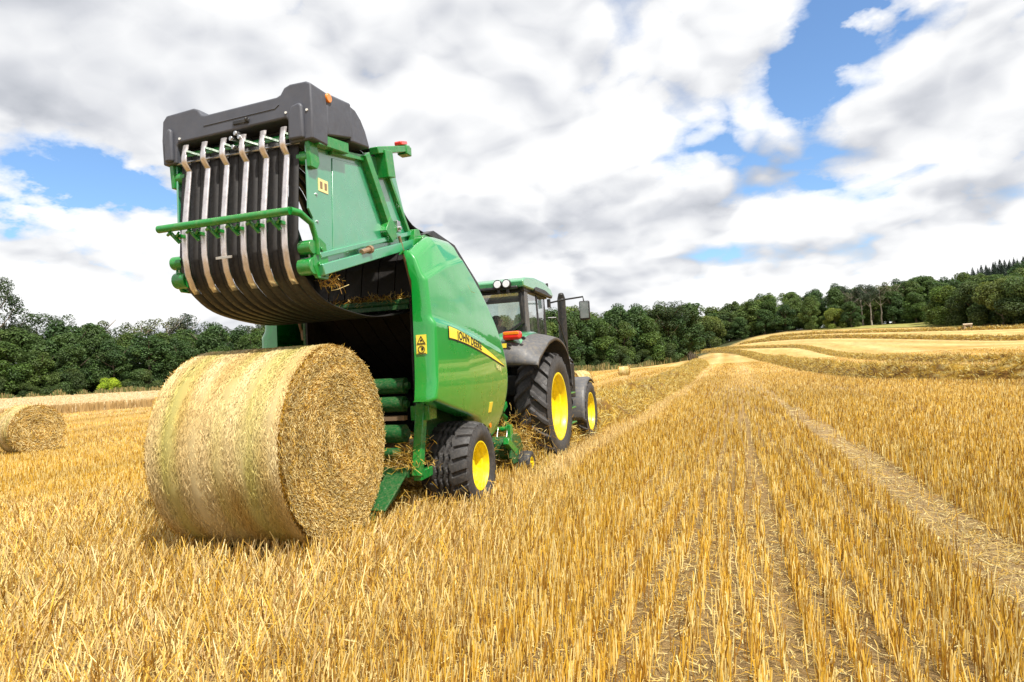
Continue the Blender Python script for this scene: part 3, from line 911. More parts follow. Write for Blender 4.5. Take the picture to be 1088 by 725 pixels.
def plant_trees():
    U = _tr.uniform
    # left wood
    DK = [q for q in range(7) if (100 + 17 * q + 5) % 7 in (0, 2, 4, 6)]
    GL = 'broadleaf trees of the left wood'
    for row, (dr, H0, H1, st) in enumerate(((4, 6.4, 9.0, 2.15), (9, 8.6, 10.6, 2.6), (15, 9.6, 11.6, 1.9), (22, 10.6, 13.4, 1.5))):
        phi = -66 + row * 0.7
        while phi < -30:
            r = edge_r(phi) + dr + U(-1.2, 1.2)
            x, y = pol(phi, r)
            if row < 3:
                tree('broad', x, y, U(H0, H1), 'dark green broadleaf tree in the wood behind the wheat strip', GL, wide=U(0.95, 1.3), variant=_tr.choice(DK))
            else:
                tree('tall' if U(0, 1) < .6 else 'pine', x, y, U(H0, H1), 'taller open-crowned tree rising along the back of the left wood', 'taller trees at the back of the left wood', name='broadleaf_tree', wide=U(.85, 1.2))
            phi += st * U(0.8, 1.25)
    phi = -64
    while phi < -31:
        x, y = pol(phi, edge_r(phi) + 2.2 + U(-.6, .8)); tree('bush', x, y, U(2.2, 4.0), 'low dark bush filling the foot of the left wood', 'bushes at the foot of the left wood', wide=U(1, 1.3), variant=_tr.choice((0, 1)))
        phi += 2.1 * U(.8, 1.2)
    phi = -16.5
    while phi < -4:
        x, y = pol(phi, float(np.interp(phi, [-17, -8, -3], [112, 124, 143])) + .8); tree('bush', x, y, U(2.5, 4.2), 'low dark bush filling the foot of the copse by the tractor', 'bushes at the foot of the copse', wide=U(1, 1.3))
        phi += 1.9 * U(.8, 1.2)
    x, y = pol(-54.9, 118); tree('tall', x, y, 17.6, 'tallest thin-crowned tree at the far left edge of the left wood', None, wide=0.6, variant=1)
    x, y = pol(-48.4, edge_r(-48) + 1.0); tree('bush', x, y, 2.5, 'bright yellow-green bush at the foot of the left wood', None, variant=2)
    YG = TV['broad'][2]
    # wood behind the machine
    for row, (dr, H0, H1) in enumerate(((4, 7.5, 9.5), (11, 9.5, 12))):
        phi = -29.5 + row
        while phi < -17:
            x, y = pol(phi, edge_r(phi) + dr)
            tree('broad', x, y, U(H0, H1), 'dark green tree of the wood line hidden behind the baler and cab', 'trees behind the machine', wide=U(1, 1.3))
            phi += 2.2 * U(.85, 1.2)
    # copse right of the tractor
    GC = 'broadleaf trees of the copse'
    for row, (dr, H0, H1, st) in enumerate(((3, 8.8, 11.6, 1.75), (9, 11, 12.8, 1.9), (17, 11.5, 14.0, 2.2))):
        phi = -17 + row * .5
        while phi < (-3.6, -4.2, -5)[row]:
            r = float(np.interp(phi, [-17, -8, -3], [112, 124, 143])) + dr + U(-1, 1)
            x, y = pol(phi, r)
            k = 'broad' if row < 2 or U(0, 1) < .5 else 'tall'
            tree(k, x, y, U(H0, H1), 'dense dark tree of the copse just right of the tractor', GC, wide=U(.95, 1.2))
            phi += st * U(.8, 1.2)
    x, y = pol(-4.9, 139); e = tree('tall', x, y, 12.4, 'copse tree with a pale bare lower trunk at the field edge', None, wide=1.25, variant=0)
    x, y = pol(-3.3, 145); tree('broad', x, y, 12.2, 'last broad overhanging tree at the right end of the copse', None, wide=1.3, variant=3)
    # far wood across the field
    GF = 'broadleaf trees of the far wood'
    for row, (dr, H0, H1, st) in enumerate(((4, 6.5, 10, 1.5), (12, 9.5, 12, 1.55), (24, 11, 13.5, 1.6), (44, 11.5, 14, 1.65), (75, 11.5, 14, 1.8), (115, 11.5, 14, 1.9))):
        phi = -5.5 + row * .4
        while phi < 29:
            r = edge_r(phi) + dr * (0.8 if phi > 8 else 1) + U(-2, 2)
            if phi < 2: r = max(r, 212 + dr)
            if 9.0 < phi < 13.5: r = max(r, edge_r(phi) + 16 + dr)
            x, y = pol(phi, r)
            h = U(H0, H1) * (0.9 if phi > 14 else 1)
            lab = ('dark broadleaf tree along the front of the far wood', 'rounded broadleaf tree further up within the far wood')[min(1, row // 2)]
            tree('broad', x, y, h, lab, GF if row < 2 else 'rear broadleaf trees of the far wood', wide=U(1.0, 1.4))
            phi += st * U(.8, 1.25) * (1 if phi < 20 else 1.6)
    for phi, dr, h in ((8.9, 5, 10.5), (9.5, 8, 11.5), (10.1, 6, 11), (10.8, 9, 12), (8.4, 9, 11.5), (11.5, 12, 11)):
        x, y = pol(phi, edge_r(phi) + dr + 8); tree('pine', x, y, h, 'pine with a bare pale trunk above the meadow', 'pines above the meadow')
    for phi, dr, h in ((7.6, 1, 5.5), (8.6, 6, 4.5), (-1.6, 2, 9.5)):
        x, y = pol(phi, max(edge_r(phi), 210 if phi < 2 else 0) + dr)
        tree('bush', x, y, h, {7.6: 'light green bush at the foot of the pines, left one', 8.6: 'low bush at the foot of the pines beside the meadow', -1.6: 'big rounded dark bush before the far wood next to the copse'}[phi], None)
    for phi, dr, h, lab in ((15.1, 3, 10, 'yellow-green round tree at the left corner of the dark clump by the meadow'), (16.6, 3, 10, None), (18.0, 2, 10.5, None), (19.6, 2, 10.5, None), (21.4, 2, 10.5, None), (23.5, 2, 10.5, None)):
        x, y = pol(phi, edge_r(phi) + dr)
        tree('bush', x, y, h * .86, lab or 'broad dark tree of the clump right of the meadow hut', None if lab else 'clump right of the meadow', name='broadleaf_tree', wide=1.0)
    # conifers on the ridge
    for row, r0 in enumerate((470, 490, 515)):
        phi = 12.6 + row * .25
        while phi < 25:
            x, y = pol(phi, r0 + U(-6, 6)); tree('conifer', x, y, U(7.5, 11), 'dark conifer of the plantation on the hill ridge', 'conifers on the ridge', wide=U(1.05, 1.35))
            phi += .42 * U(.7, 1.3)
plant_trees()

# recolour two individual trees that differ in leaf colour from their neighbours
def recolour(label_start, mul):
    for o in list(bpy.data.objects):
        if o.get('label', '').startswith(label_start):
            for c in o.children:
                if c.name.startswith('crown'):
                    c.data = c.data.copy()
                    a = c.data.attributes['col']; n = len(a.data)
                    buf = np.empty(n * 4, np.float32); a.data.foreach_get('color', buf)
                    b = buf.reshape(-1, 4); b[:, :3] *= np.array(mul); a.data.foreach_set('color', b.ravel())
recolour('bright yellow-green', (3.0, 3.0, 1.0))
recolour('yellow-green round', (1.35, 1.35, 0.85))
recolour('light green bush', (1.6, 1.5, 1.1))

# dry grass verge along the left and middle wood edges
def verge():
    g = np.random.default_rng(77)
    n = 16000
    phi = g.uniform(-62, -2.6, n)
    r = np.interp(phi, [-180, -75, -45, -20, -8, -3, 2], [100, 100, 101, 108, 122, 150, 215]) + g.normal(-2.5, 1.5, n)
    x = r * np.sin(np.radians(phi)); y = r * np.cos(np.radians(phi))
    h = g.uniform(0.3, 1.0, n) * (0.5 + vnoise(phi * 2, r * 0.1))
    vec = np.stack([g.normal(0, .12, n), g.normal(0, .12, n), h], 1)
    a = np.arctan2(x, y) + g.normal(0, .5, n)
    side = np.stack([np.cos(a), -np.sin(a), np.zeros(n)], 1)
    c = np.where((g.random(n) < .55)[:, None], np.array([0.30, 0.23, 0.09]), np.array([0.10, 0.13, 0.035])) * g.uniform(.6, 1.3, n)[:, None]
    V, F, C = ribbons(np.stack([x, y, terr(x, y)], 1), vec, np.full(n, .09), side, c)
    tag(link('verge_grass', np_mesh('verge_grass', V, F, C), M['straw']), 'dry grass verge along the foot of the wood', 'grass', kind='stuff')
verge()

# meadow beyond the field on the right
def meadow():
    nphi, nr = 60, 14
    V = []; C = []
    g = np.random.default_rng(8)
    for i in range(nphi):
        phi = 6.0 + 10.2 * i / (nphi - 1)
        e = edge_r(phi)
        w = 17 * min(1, max(0.02, (phi - 6.0) / 2.2))
        for j in range(nr):
            r = e - 6 + (w + 8) * j / (nr - 1)
            x, y = pol(phi, r); V.append((x, y, th(x, y) + 0.09))
            t = g.random(); C.append((0.27 + .07 * t, 0.26 + .05 * t, 0.085))
    F = [[i * nr + j, i * nr + j + 1, (i + 1) * nr + j + 1, (i + 1) * nr + j] for i in range(nphi - 1) for j in range(nr - 1)]
    o = link('meadow', np_mesh('meadow', np.array(V), np.array(F), np.array(C), smooth=True), M['ground'])
    tag(o, kind='structure')
meadow()

# small hide at the meadow corner
def hide_hut():
    x, y = pol(16.0, 152.5); z = th(x, y)
    e = empty('field_hut', (x, y, z), math.radians(-15))
    e.scale = (.55, .55, .6)
    tag(e, 'little weathered wooden hut with a dark opening at the meadow corner', 'hut')
    a = MB()
    for sx in (-1, 1): a.box((sx * 1.15, 0, .85), (.08, 1.9, 1.7))
    a.box((0, .95, .85), (2.3, .08, 1.7)); a.box((-.85, -.95, .85), (.62, .08, 1.7)); a.box((.85, -.95, .85), (.62, .08, 1.7)); a.box((0, -.95, 1.5), (1.1, .08, .4))
    for sx in (-1.0, 1.0): a.cyl((sx, -.9, -.2), (sx, -.9, .1), .07, 8)
    a.build('wall', M['wood'], e)
    r = MB(); r.box((0, 0, 1.85), (2.7, 2.4, .1), Matrix.Rotation(math.radians(9), 3, 'X')); r.build('roof', M['wood'], e)
hide_hut()

# bare dry shrub at the copse end
def dry_shrub():
    x, y = pol(-3.05, 137); e = empty('dry_shrub', (x, y, th(x, y)))
    tag(e, 'bare brown shrub at the end of the copse beside the field', 'shrub')
    g = random.Random(9); mb = MB()
    for k in range(26):
        t = g.uniform(0, 2 * PI); L = g.uniform(.9, 2.0); q = g.uniform(.3, .9)
        p = (g.uniform(-.8, .8), g.uniform(-.5, .5), 0)
        m1 = (p[0] + math.cos(t) * q * .4, p[1] + math.sin(t) * q * .4, L * .6)
        m2 = (p[0] + math.cos(t) * q * 1.1, p[1] + math.sin(t) * q * 1.1, L)
        mb.tube([p, m1, m2], [.05, .035, .012], 5)
    mb.build('branches', M['bark'], e)
dry_shrub()

# ------------------------------------------------------------------ wheels
def tyre_mesh(R, W, rr, pattern, nth, lug, flat=0.03):
    """tyre about the X axis, centred on the origin; returns vertices and faces"""
    prof = []   # (x/W*2, r, tread t or None)
    hs = R - rr
    for a in np.linspace(0, 1, 9):
        xx = -(0.86 + 0.14 * math.sin(PI * a * 0.95)) if a < 1 else -0.9
        prof.append((xx, rr + hs * 0.80 * a, None))
    for t in np.linspace(-1, 1, 57):
        prof.append((t * 0.93, R - lug - 0.16 * hs * abs(t) ** 3.2, t))
    for a in np.linspace(1, 0, 9):
        xx = (0.86 + 0.14 * math.sin(PI * a * 0.95)) if a < 1 else 0.9
        prof.append((xx, rr + hs * 0.80 * a, None))
    k = len(prof)
    th_ = np.linspace(0, 2 * PI, nth, endpoint=False)
    px = np.array([p[0] for p in prof]) * W / 2; pr = np.array([p[1] for p in prof])
    tt = np.array([(p[2] if p[2] is not None else np.sign(p[0]) * 1.0) for p in prof])
    isT = np.array([p[2] is not None for p in prof])
    TH, T = np.meshgrid(th_, tt, indexing='ij')
    h = pattern(TH, T) * np.where(isT, 1.0, 0.0)[None] * lug
    # lugs run a little way down the shoulders
    sh = np.zeros(k); sh[7:9] = (0.35, 0.75); sh[-9:-7] = (0.75, 0.35)
    h = h + pattern(TH, T) * sh[None] * lug * 0.6
    Rr = pr[None] + h
    X = np.repeat(px[None], nth, 0)
    Y = Rr * np.cos(TH); Z = Rr * np.sin(TH)
    V = np.stack([X, Y, Z], 2).reshape(-1, 3)
    i, j = np.meshgrid(np.arange(nth), np.arange(k - 1), indexing='ij')
    a = (i * k + j).ravel(); b = (((i + 1) % nth) * k + j).ravel()
    F = np.stack([a, b, b + 1, a + 1], 1)
    return V, F

def st(x, w): return S(x / w + 0.5)

def pat_float(TH, T):
    N = 22
    ph = TH * N / (2 * PI)
    tri = np.abs((ph % 1) - 0.5) * 4 - 1
    g = np.ones_like(TH)
    for c in (-0.24, 0.0, 0.24):
        d = np.abs(T - c - 0.045 * tri)
        g = np.minimum(g, st(d - 0.045, 0.03))
    # shoulder blocks, slanted, from the outer groove to the edge
    sgn = np.sign(T)
    q = (ph / 1.0 + sgn * 0.0 + 0.6 * np.abs(T) + np.where(T > 0, 0.5, 0)) % 1
    blk = st(0.5 - np.abs(q - 0.5) - 0.16, 0.06)
    g = np.where(np.abs(T) > 0.42, np.minimum(g, blk), g)
    return g

def pat_chevron(N, slope, up=1):
    def f(TH, T):
        ph = TH * N / (2 * PI)
        q = (ph + up * slope * np.abs(T) + np.where(T > 0, 0.5, 0)) % 1
        d = np.abs(q - 0.5)
        lug = st(0.17 - d, 0.07)
        inner = np.where(np.abs(T) < 0.06, st(np.abs(T) + 0.02, 0.06), 1.0)
        # each lug starts just past the centre line
        return lug * inner
    return f

def pat_rib(TH, T):
    g = np.ones_like(TH)
    for c in (-0.5, 0, 0.5): g = np.minimum(g, st(np.abs(T - c) - 0.05, 0.04))
    return g

def make_wheel(parent, org, cx, cy, cz, R, W, rr, pattern, nth, lug, out, rimdepth=0.1):
    """out = +1 when the outer face looks towards +X. Parts: wheel (hub) > tyre, rim"""
    hub = MB(org)
    fx = cx + out * (W * 0.43)
    hx = fx - out * (rimdepth + 0.005)
    hub.cyl((hx, cy, cz), (hx + out * 0.05, cy, cz), rr * 0.24, 24)
    for k in range(8):
        t = 2 * PI * k / 8
        hub.cyl((hx, cy + rr * .38 * math.cos(t), cz + rr * .38 * math.sin(t)), (hx + out * .022, cy + rr * .38 * math.cos(t), cz + rr * .38 * math.sin(t)), rr * .04, 8)
    w = hub.build('wheel', M['rim'], parent, bevel=0.004)
    V, F = tyre_mesh(R, W, rr, pattern, nth, lug)
    V = V + np.array([cx - org[0], cy - org[1], cz - org[2]])
    me = np_mesh('tyre', V, F, smooth=True); me.set_sharp_from_angle(angle=math.radians(50))
    link('tyre', me, M['tyre'], w)
    prof = [(fx - out * .02, rr * 1.03), (fx + out * .006, rr * 1.02), (fx + out * .006, rr * .965), (fx - out * .02, rr * .93),
            (fx - out * rimdepth * .45, rr * .90), (fx - out * rimdepth * .55, rr * .84), (fx - out * rimdepth, rr * .80),
            (fx - out * rimdepth * 1.02, rr * .5), (fx - out * rimdepth * .9, rr * .36), (fx - out * rimdepth * .9, 0.0)]
    rm = MB(org); rm.lathe(prof, (cy, cz), 64); rm.build('rim', M['rim'], w, smooth=30)
    return w

# ------------------------------------------------------------------ baler
def build_baler():
    O = (0, BY, 0)
    root = empty('round_baler', (BX, BY, 0))
    tag(root, 'green round baler with its tailgate raised behind the dropped bale', 'baler')
    def mb(): return MB(O)

    # ---- side shields
    def smooth1(pts, n):
        P = np.array(pts, float); d = np.r_[0, np.cumsum(np.linalg.norm(np.diff(P, axis=0), axis=1))]
        q = smooth_poly(pts, 0.01); dq = np.r_[0, np.cumsum(np.linalg.norm(np.diff(q, axis=0), axis=1))]
        u = np.linspace(0, dq[-1], n)
        return np.stack([np.interp(u, dq, q[:, 0]), np.interp(u, dq, q[:, 1])], 1)
    ns, ntt = 70, 70
    left = smooth1([(6.42, 1.28), (6.45, 1.5), (6.465, 1.9), (6.47, 2.52)], ntt)
    right = smooth1([(8.45, .56), (8.72, .8), (8.88, 1.1), (8.95, 1.5), (8.85, 1.75), (8.58, 2.12), (8.13, 2.53), (7.62, 2.88)], ntt)
    bot = smooth1([(6.42, 1.28), (6.9, 1.17), (7.42, 1.06), (7.8, .97), (8.1, .78), (8.45, .56)], ns)
    top = smooth1([(6.47, 2.52), (7.0, 2.71), (7.62, 2.88)], ns)
    def ridge(Y): return 2.15 - 0.33 * np.clip((Y - 6.45) / 2.05, 0, 2) ** 1.25
    def g(Y, Z):
        d = Z - ridge(Y)
        wdt = 0.11 * np.clip((8.75 - Y) / 2.2, 0.12, 1)
        low = 0.05 * np.clip((8.9 - Y) / 1.6, 0, 1)
        x = low * S(-d / wdt)
        x = x - 0.17 * np.clip(d, 0, 2) ** 1.6 * 0.55 - 0.02 * np.clip(d, 0, 2)
        x = x - 0.28 * np.clip(1.45 - Z, 0, 2) ** 2
        x = x + 0.04 * (1 - ((Y - 7.5) / 1.5) ** 2)
        return x
    X0 = 1.12
    s = np.linspace(0, 1, ns)[:, None]; t = np.linspace(0, 1, ntt)[None]
    def coons(k):
        a = bot[:, k][:, None] * (1 - t) + top[:, k][:, None] * t
        b = left[:, k][None] * (1 - s) + right[:, k][None] * s
        c = (bot[0, k] * (1 - s) * (1 - t) + bot[-1, k] * s * (1 - t) + top[0, k] * (1 - s) * t + top[-1, k] * s * t)
        return a + b - c
    Yg = coons(0); Zg = coons(1); Xg = X0 + g(Yg, Zg)
    offL = [(-.012, -.02, 0), (-.03, -.032, 0), (-.06, -.037, 0), (-.17, -.035, 0)]
    offR = [(-.01, .02, 0), (-.03, .03, 0), (-.30, .03, 0)]
    offB = [(-.01, 0, -.02), (-.035, 0, -.03), (-.2, 0, -.03)]
    offT = [(-.02, -.0, .02), (-.05, -.02, .07), (-.10, -.15, .22), (-.165, -.22, .315), (-.2, -.23, .32), (-.27, -.2, .28)]
    nl, nr_, nb, ntp = len(offL), len(offR), len(offB), len(offT)
    A = ns + nl + nr_; B = ntt + nb + ntp
    for sgn in (1, -1):
        V = np.zeros((A, B, 3))
        for ia in range(A):
            ci = min(max(ia - nl, 0), ns - 1)
            oa = (0, 0, 0)
            if ia < nl: oa = offL[nl - 1 - ia]
            if ia >= nl + ns: oa = offR[ia - nl - ns]
            for ib in range(B):
                cj = min(max(ib - nb, 0), ntt - 1)
                ob = (0, 0, 0); fs = min(1, ci / (ns - 1) * 1.35)
                if ib < nb: ob = offB[nb - 1 - ib]
                if ib >= nb + ntt:
                    ob = offT[ib - nb - ntt]; ob = (ob[0], ob[1] * (fs if ci < ns * .75 else fs * (1 - (ci / ns - .75) * 3.2)), ob[2] * (1 - 0.25 * max(0, (ci / ns - .6) / .4)))
                dx = min(oa[0], ob[0]) if oa[0] and ob[0] else oa[0] + ob[0]
                xx = Xg[ci, cj] + dx
                if ia < nl:
                    wq = (1.0, .35, .15, .04)[ia]; xx = xx * (1 - wq) + (0.95 + 0.5 * ob[0]) * wq
                V[ia, ib] = (xx * sgn, Yg[ci, cj] + oa[1] + ob[1] - BY + (0.3 if sgn < 0 else 0), Zg[ci, cj] + oa[2] + ob[2])
        i, j = np.meshgrid(np.arange(A - 1), np.arange(B - 1), indexing='ij')
        a = (i * B + j).ravel()
        F = np.stack([a, a + B, a + B + 1, a + 1], 1)
        if sgn < 0: F = F[:, ::-1]
        me = np_mesh('side_shield', V.reshape(-1, 3), F, smooth=True)
        me.set_sharp_from_angle(angle=math.radians(60))
        sh = link('side_shield', me, M['shield'], root)
        # ---- decals lying on the shield
        def decal(name, f_lo, f_hi, y0, y1, mat, off, n=40):
            ys = np.linspace(y0, y1, n); vs = []
            for y in ys:
                for k in range(5):
                    z = f_lo(y) + (f_hi(y) - f_lo(y)) * k / 4
                    vs.append(((X0 + float(g(np.array(y), np.array(z))) + off) * sgn, y - BY + (0.3 if sgn < 0 else 0), z))
            Fd = [[p * 5 + q, (p + 1) * 5 + q, (p + 1) * 5 + q + 1, p * 5 + q + 1] for p in range(n - 1) for q in range(4)]
            return link(name, np_mesh(name, np.array(vs), np.array(Fd) if sgn > 0 else np.array(Fd)[:, ::-1], smooth=True), mat, sh)
        fm = lambda y: 2.035 - 0.43 * max(0, (y - 6.77) / 2.0) ** 1.22
        lo = lambda y: fm(y) - 0.125 * max(0.0, (8.80 - y) / 2.03) ** 0.75
        decal('stripe_border', lambda y: lo(y) - .016, lambda y: fm(y) + .008, 6.755, 8.79, M['ink'], .004)
        decal('yellow_stripe', lo, lambda y: fm(y), 6.77, 8.77, M['yellow'], .008)
        def lettering(txt, y0, size, zf, slope, mat, name, shear=0.0):
            TVv, TF = text_mesh(txt, size)
            vs = []
            ymax = max(v[0] for v in TVv)
            for (u, v, _) in TVv:
                uu = u if sgn > 0 else ymax - u
                y = y0 + uu; z = zf(y) + v
                vs.append(((X0 + float(g(np.array(y), np.array(z))) + .012) * sgn, y - BY + (0.3 if sgn < 0 else 0), z))
            me2 = bpy.data.meshes.new(name); me2.from_pydata(vs, [], TF)
            link(name, me2, mat, sh)
        lettering('JOHN DEERE', 6.98, 0.128, lambda y: lo(y) + 0.014, 0, M['ink'], 'brand_lettering')
        lettering('V451R', 8.34, 0.085, lambda y: lo(y) - .105, 0, M['paleyellow'], 'model_lettering')
        # small labels
        if sgn < 0: continue
        l2 = mb(); zz = 1.0; l2.box((sgn * (X0 + float(g(np.array(8.14), np.array(1.08))) + .0), 8.14, 1.08), (.012, .11, .13), Matrix.Rotation(sgn * .25, 3, 'Y')); l2.build('small_label', M['yellow'], sh)
        rf = mb(); xx = X0 + float(g(np.array(8.3), np.array(.84))); rf.cyl((sgn * (xx - .01), 8.3, .84), (sgn * (xx + .012), 8.3, .84), .032, 20); rf.build('reflector', M['orange'], sh)
        # warning label on the rear return of the shield
        if sgn < 0: continue
        yb = 6.42
        wl = mb(); wl.box((sgn * 1.04, yb, 1.84), (.115, .008, .20)); w = wl.build('warning_label', M['yellow'], sh)
        pg = mb()
        for (zc) in (1.888, 1.792):
            pg.box((sgn * 1.04, yb - .005, zc - .048 + .002), (.10, .006, .005))
        tri = [(-.042, 1.85), (.042, 1.85), (0, 1.925)]
        for q in range(3):
            p1, p2 = tri[q], tri[(q + 1) % 3]
            pg.beam((sgn * 1.04 + p1[0], yb - .006, p1[1]), (sgn * 1.04 + p2[0], yb - .006, p2[1]), .008, .006, side=(0, 1, 0))
        pg.cyl((sgn * 1.04, yb - .003, 1.88), (sgn * 1.04, yb - .008, 1.88), .012, 8)
        for q in range(10):
            t1 = 2 * PI * q / 10; t2 = 2 * PI * (q + 1) / 10
            pg.beam((sgn * 1.04 + .036 * math.cos(t1), yb - .006, 1.788 + .036 * math.sin(t1)), (sgn * 1.04 + .036 * math.cos(t2), yb - .006, 1.788 + .036 * math.sin(t2)), .008, .006, side=(0, 1, 0))
        pg.box((sgn * 1.05, yb - .006, 1.793), (.02, .006, .03))
        pg.build('pictogram', M['ink'], w)

    # ---- main body
    side = [(6.93, 2.95), (6.93, 1.2), (7.1, .62), (8.9, .5), (9.35, .9), (9.45, 1.9), (9.0, 2.7), (8.2, 3.12), (7.3, 3.18)]
    for sx in (1, -1):
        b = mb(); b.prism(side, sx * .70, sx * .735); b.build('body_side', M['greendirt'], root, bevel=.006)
    b = mb()
    for sx in (1, -1): b.prism([(y, z - .004) for y, z in side], sx * .672, sx * .696)
    front = smooth_poly([(8.2, 3.05), (8.85, 2.6), (9.1, 1.9), (8.8, 1.2), (8.2, .8)], .1)
    for k in range(len(front) - 1):
        b.beam((0, front[k][0], front[k][1]), (0, front[k + 1][0], front[k + 1][1]), 1.33, .03)
    b.beam((0, 7.15, 3.14), (0, 8.25, 3.1), 1.33, .03)
    b.build('chamber_lining', M['dark'], root, smooth=0)
    # chamber belts hanging inside
    for k in range(6):
        c = -.545 + .218 * k
        q = mb()
        pts = [(7.25, 3.08), (7.1, 2.8), (7.04, 2.46), (7.1, 2.25), (7.5, 1.95), (8.1, 1.62), (8.6, 1.35)]
        for a_, b_ in zip(pts[:-1], pts[1:]): q.beam((c, a_[0], a_[1]), (c, b_[0], b_[1]), .205, .012)
        q.build('chamber_belt', M['belt'], root, smooth=60)
    q = mb(); q.cyl((-.67, 6.96, 2.36), (.67, 6.96, 2.36), .04, 14); q.box((.0, 6.93, 2.30), (1.33, .05, .05)); q.build('cross_tube', M['greendirt'], root, bevel=.004)
    cover = mb(); cover.prism([(7.32, 3.19), (7.55, 3.27), (8.2, 3.2), (9.02, 2.78), (9.5, 1.92), (9.4, .95), (9.36, .95), (9.44, 1.9), (8.98, 2.72), (8.19, 3.13)], -.74, .74)
    cover.build('top_cover', M['black'], root, bevel=.01)
    # rollers
    for z, r, y in ((1.42, .088, 6.78), (1.22, .085, 6.74), (.90, .10, 6.72), (.70, .055, 6.66)):
        q = mb(); q.cyl((-.66, y, z), (.66, y, z), r, 24)
        for sx in (-1, 1): q.cyl((sx * .66, y, z), (sx * .70, y, z), r * .5, 12)
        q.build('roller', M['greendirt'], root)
    q = mb(); q.box((0, 6.74, 1.07), (1.32, .08, .05)); q.box((0, 6.80, .79), (1.32, .03, .10)); q.build('scraper_bar', M['rust'], root)
    q = mb(); q.box((0, 6.62, .50), (1.5, .12, .11)); q.box((0, 7.0, .45), (1.4, .6, .05)); q.build('rear_beam', M['greendirt'], root, bevel=.008)
    for sx in (-1, 1):
        q = mb(); q.beam((sx * .87, 6.72, 1.22), (sx * .84, 6.60, .46), .10, .10); q.beam((sx * .84, 6.60, .46), (sx * .75, 7.4, .46), .09, .1)
        q.box((sx * .86, 6.78, 1.12), (.22, .2, .16))
        q.build('axle_post', M['green'], root, bevel=.008)
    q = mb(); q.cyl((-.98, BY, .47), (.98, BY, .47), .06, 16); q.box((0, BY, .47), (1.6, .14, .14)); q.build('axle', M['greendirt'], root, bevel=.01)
    # bale ramp
    q = mb()
    for sx in (-1, 1):
        q.prism([(6.62, .46), (6.55, .50), (6.06, .20), (6.02, .10), (6.15, .08), (6.62, .30)], sx * .60 - .02, sx * .60 + .02)
        q.beam((sx * .62, 6.6, .515), (sx * .62, 6.05, .205), .24, .02)
    q.cyl((-.6, 6.12, .16), (.6, 6.12, .16), .03, 12); q.cyl((-.6, 6.35, .36), (.6, 6.35, .36), .03, 12)
    q.build('bale_ramp', M['greendirt'], root, bevel=.004)
    # clumps of straw caught on the frame are stuff of their own (below)

    # ---- tailgate
    gt = mb(); gt.cyl((-.70, 7.02, 3.05), (.70, 7.02, 3.05), .045, 16)
    plate = [(5.03, 2.44), (5.12, 2.41), (6.2, 2.76), (7.02, 3.01), (6.80, 3.42), (6.62, 3.80), (6.2, 3.80), (5.84, 3.72), (5.33, 3.63), (5.01, 3.60), (5.01, 3.0), (5.07, 2.93), (5.08, 2.70), (5.0, 2.6)]
    gate = gt.build('tailgate', M['green'], root)
    for sx in (1, -1):
        q = mb(); q.prism(plate, sx * .685, sx * .705); sp = q.build('side_panel', M['gateside'], gate, bevel=.004)
        q = mb(); q.prism([(5.36, 2.66), (6.36, 2.94), (5.90, 3.62), (5.40, 3.55)], sx * .7045, sx * .713); q.build('panel_insert', M['gateside'], sp, bevel=.006)
        q = mb()
        for z in (2.66, 2.86, 3.1, 3.34): q.cyl((sx * .70, 5.13, z + .05), (sx * .714, 5.13, z + .05), .012, 8)
        for k in range(5): q.cyl((sx * .70, 5.45 + .2 * k, 2.625 + .056 * k), (sx * .714, 5.45 + .2 * k, 2.625 + .056 * k), .010, 8)
        q.build('panel_bolt', M['steel'], sp)
    for sx in (1, -1):
        q = mb()
        q.beam((sx * .745, 5.08, 2.47), (sx * .745, 7.0, 3.03), .085, .10)
        q.beam((sx * .728, 5.10, 2.60), (sx * .728, 6.9, 3.12), .045, .05)
        q.build('lower_beam', M['gateside'], gate, bevel=.008)
        q = mb()
        q.beam((sx * .74, 5.94, 3.74), (sx * .74, 6.47, 2.98), .075, .10)
        q.box((sx * .745, 6.37, 3.06), (.085, .18, .20), Matrix.Rotation(-.6, 3, 'X'))
        q.beam((sx * .725, 5.35, 3.60), (sx * .725, 5.95, 3.70), .04, .06)
        q.beam((sx * .725, 6.35, 3.78), (sx * .725, 6.92, 3.06), .045, .05)
        q.build('upright', M['green'], gate, bevel=.006)
        q = mb(); q.prism([(4.98, 3.58), (5.10, 3.62), (5.14, 3.42), (5.10, 3.36), (5.0, 3.36)], sx * .708, sx * .75)
        q.prism([(5.06, 3.66), (5.55, 3.72), (5.55, 3.62), (5.06, 3.56)], sx * .71, sx * .80)
        q.build('hinge_plate', M['green'], gate, bevel=.006)
        q = mb(); q.prism([(5.0, 2.50), (5.06, 2.40), (5.22, 2.40), (5.24, 2.52), (5.2, 2.72), (5.1, 2.76), (5.02, 2.66)], sx * .708, sx * .74)
        for (y, z) in ((5.12, 2.66), (5.08, 2.52), (5.16, 2.44)): q.cyl((sx * .74, y, z), (sx * .757, y, z), .02, 8)
        q.build('roller_bracket', M['green'], gate, bevel=.005)
        for x0, x1, y, z, r in ((.62, .745, 5.0, 2.66, .062), (.60, .735, 5.02, 2.50, .075), (.60, .72, 5.06, 3.46, .06)):
            q = mb(); q.cyl((sx * x0, y, z), (sx * x1, y, z), r, 18); q.build('roller_end', M['green'], gate, bevel=.006)
        q = mb(); q.cyl((sx * .60, 7.02, 3.05), (sx * .86, 7.02, 3.05), .055, 18); q.prism([(6.85, 2.96), (7.02, 2.93), (7.1, 3.04), (7.0, 3.18), (6.9, 3.16)], sx * .72, sx * .80); q.build('hinge', M['green'], gate, bevel=.006)
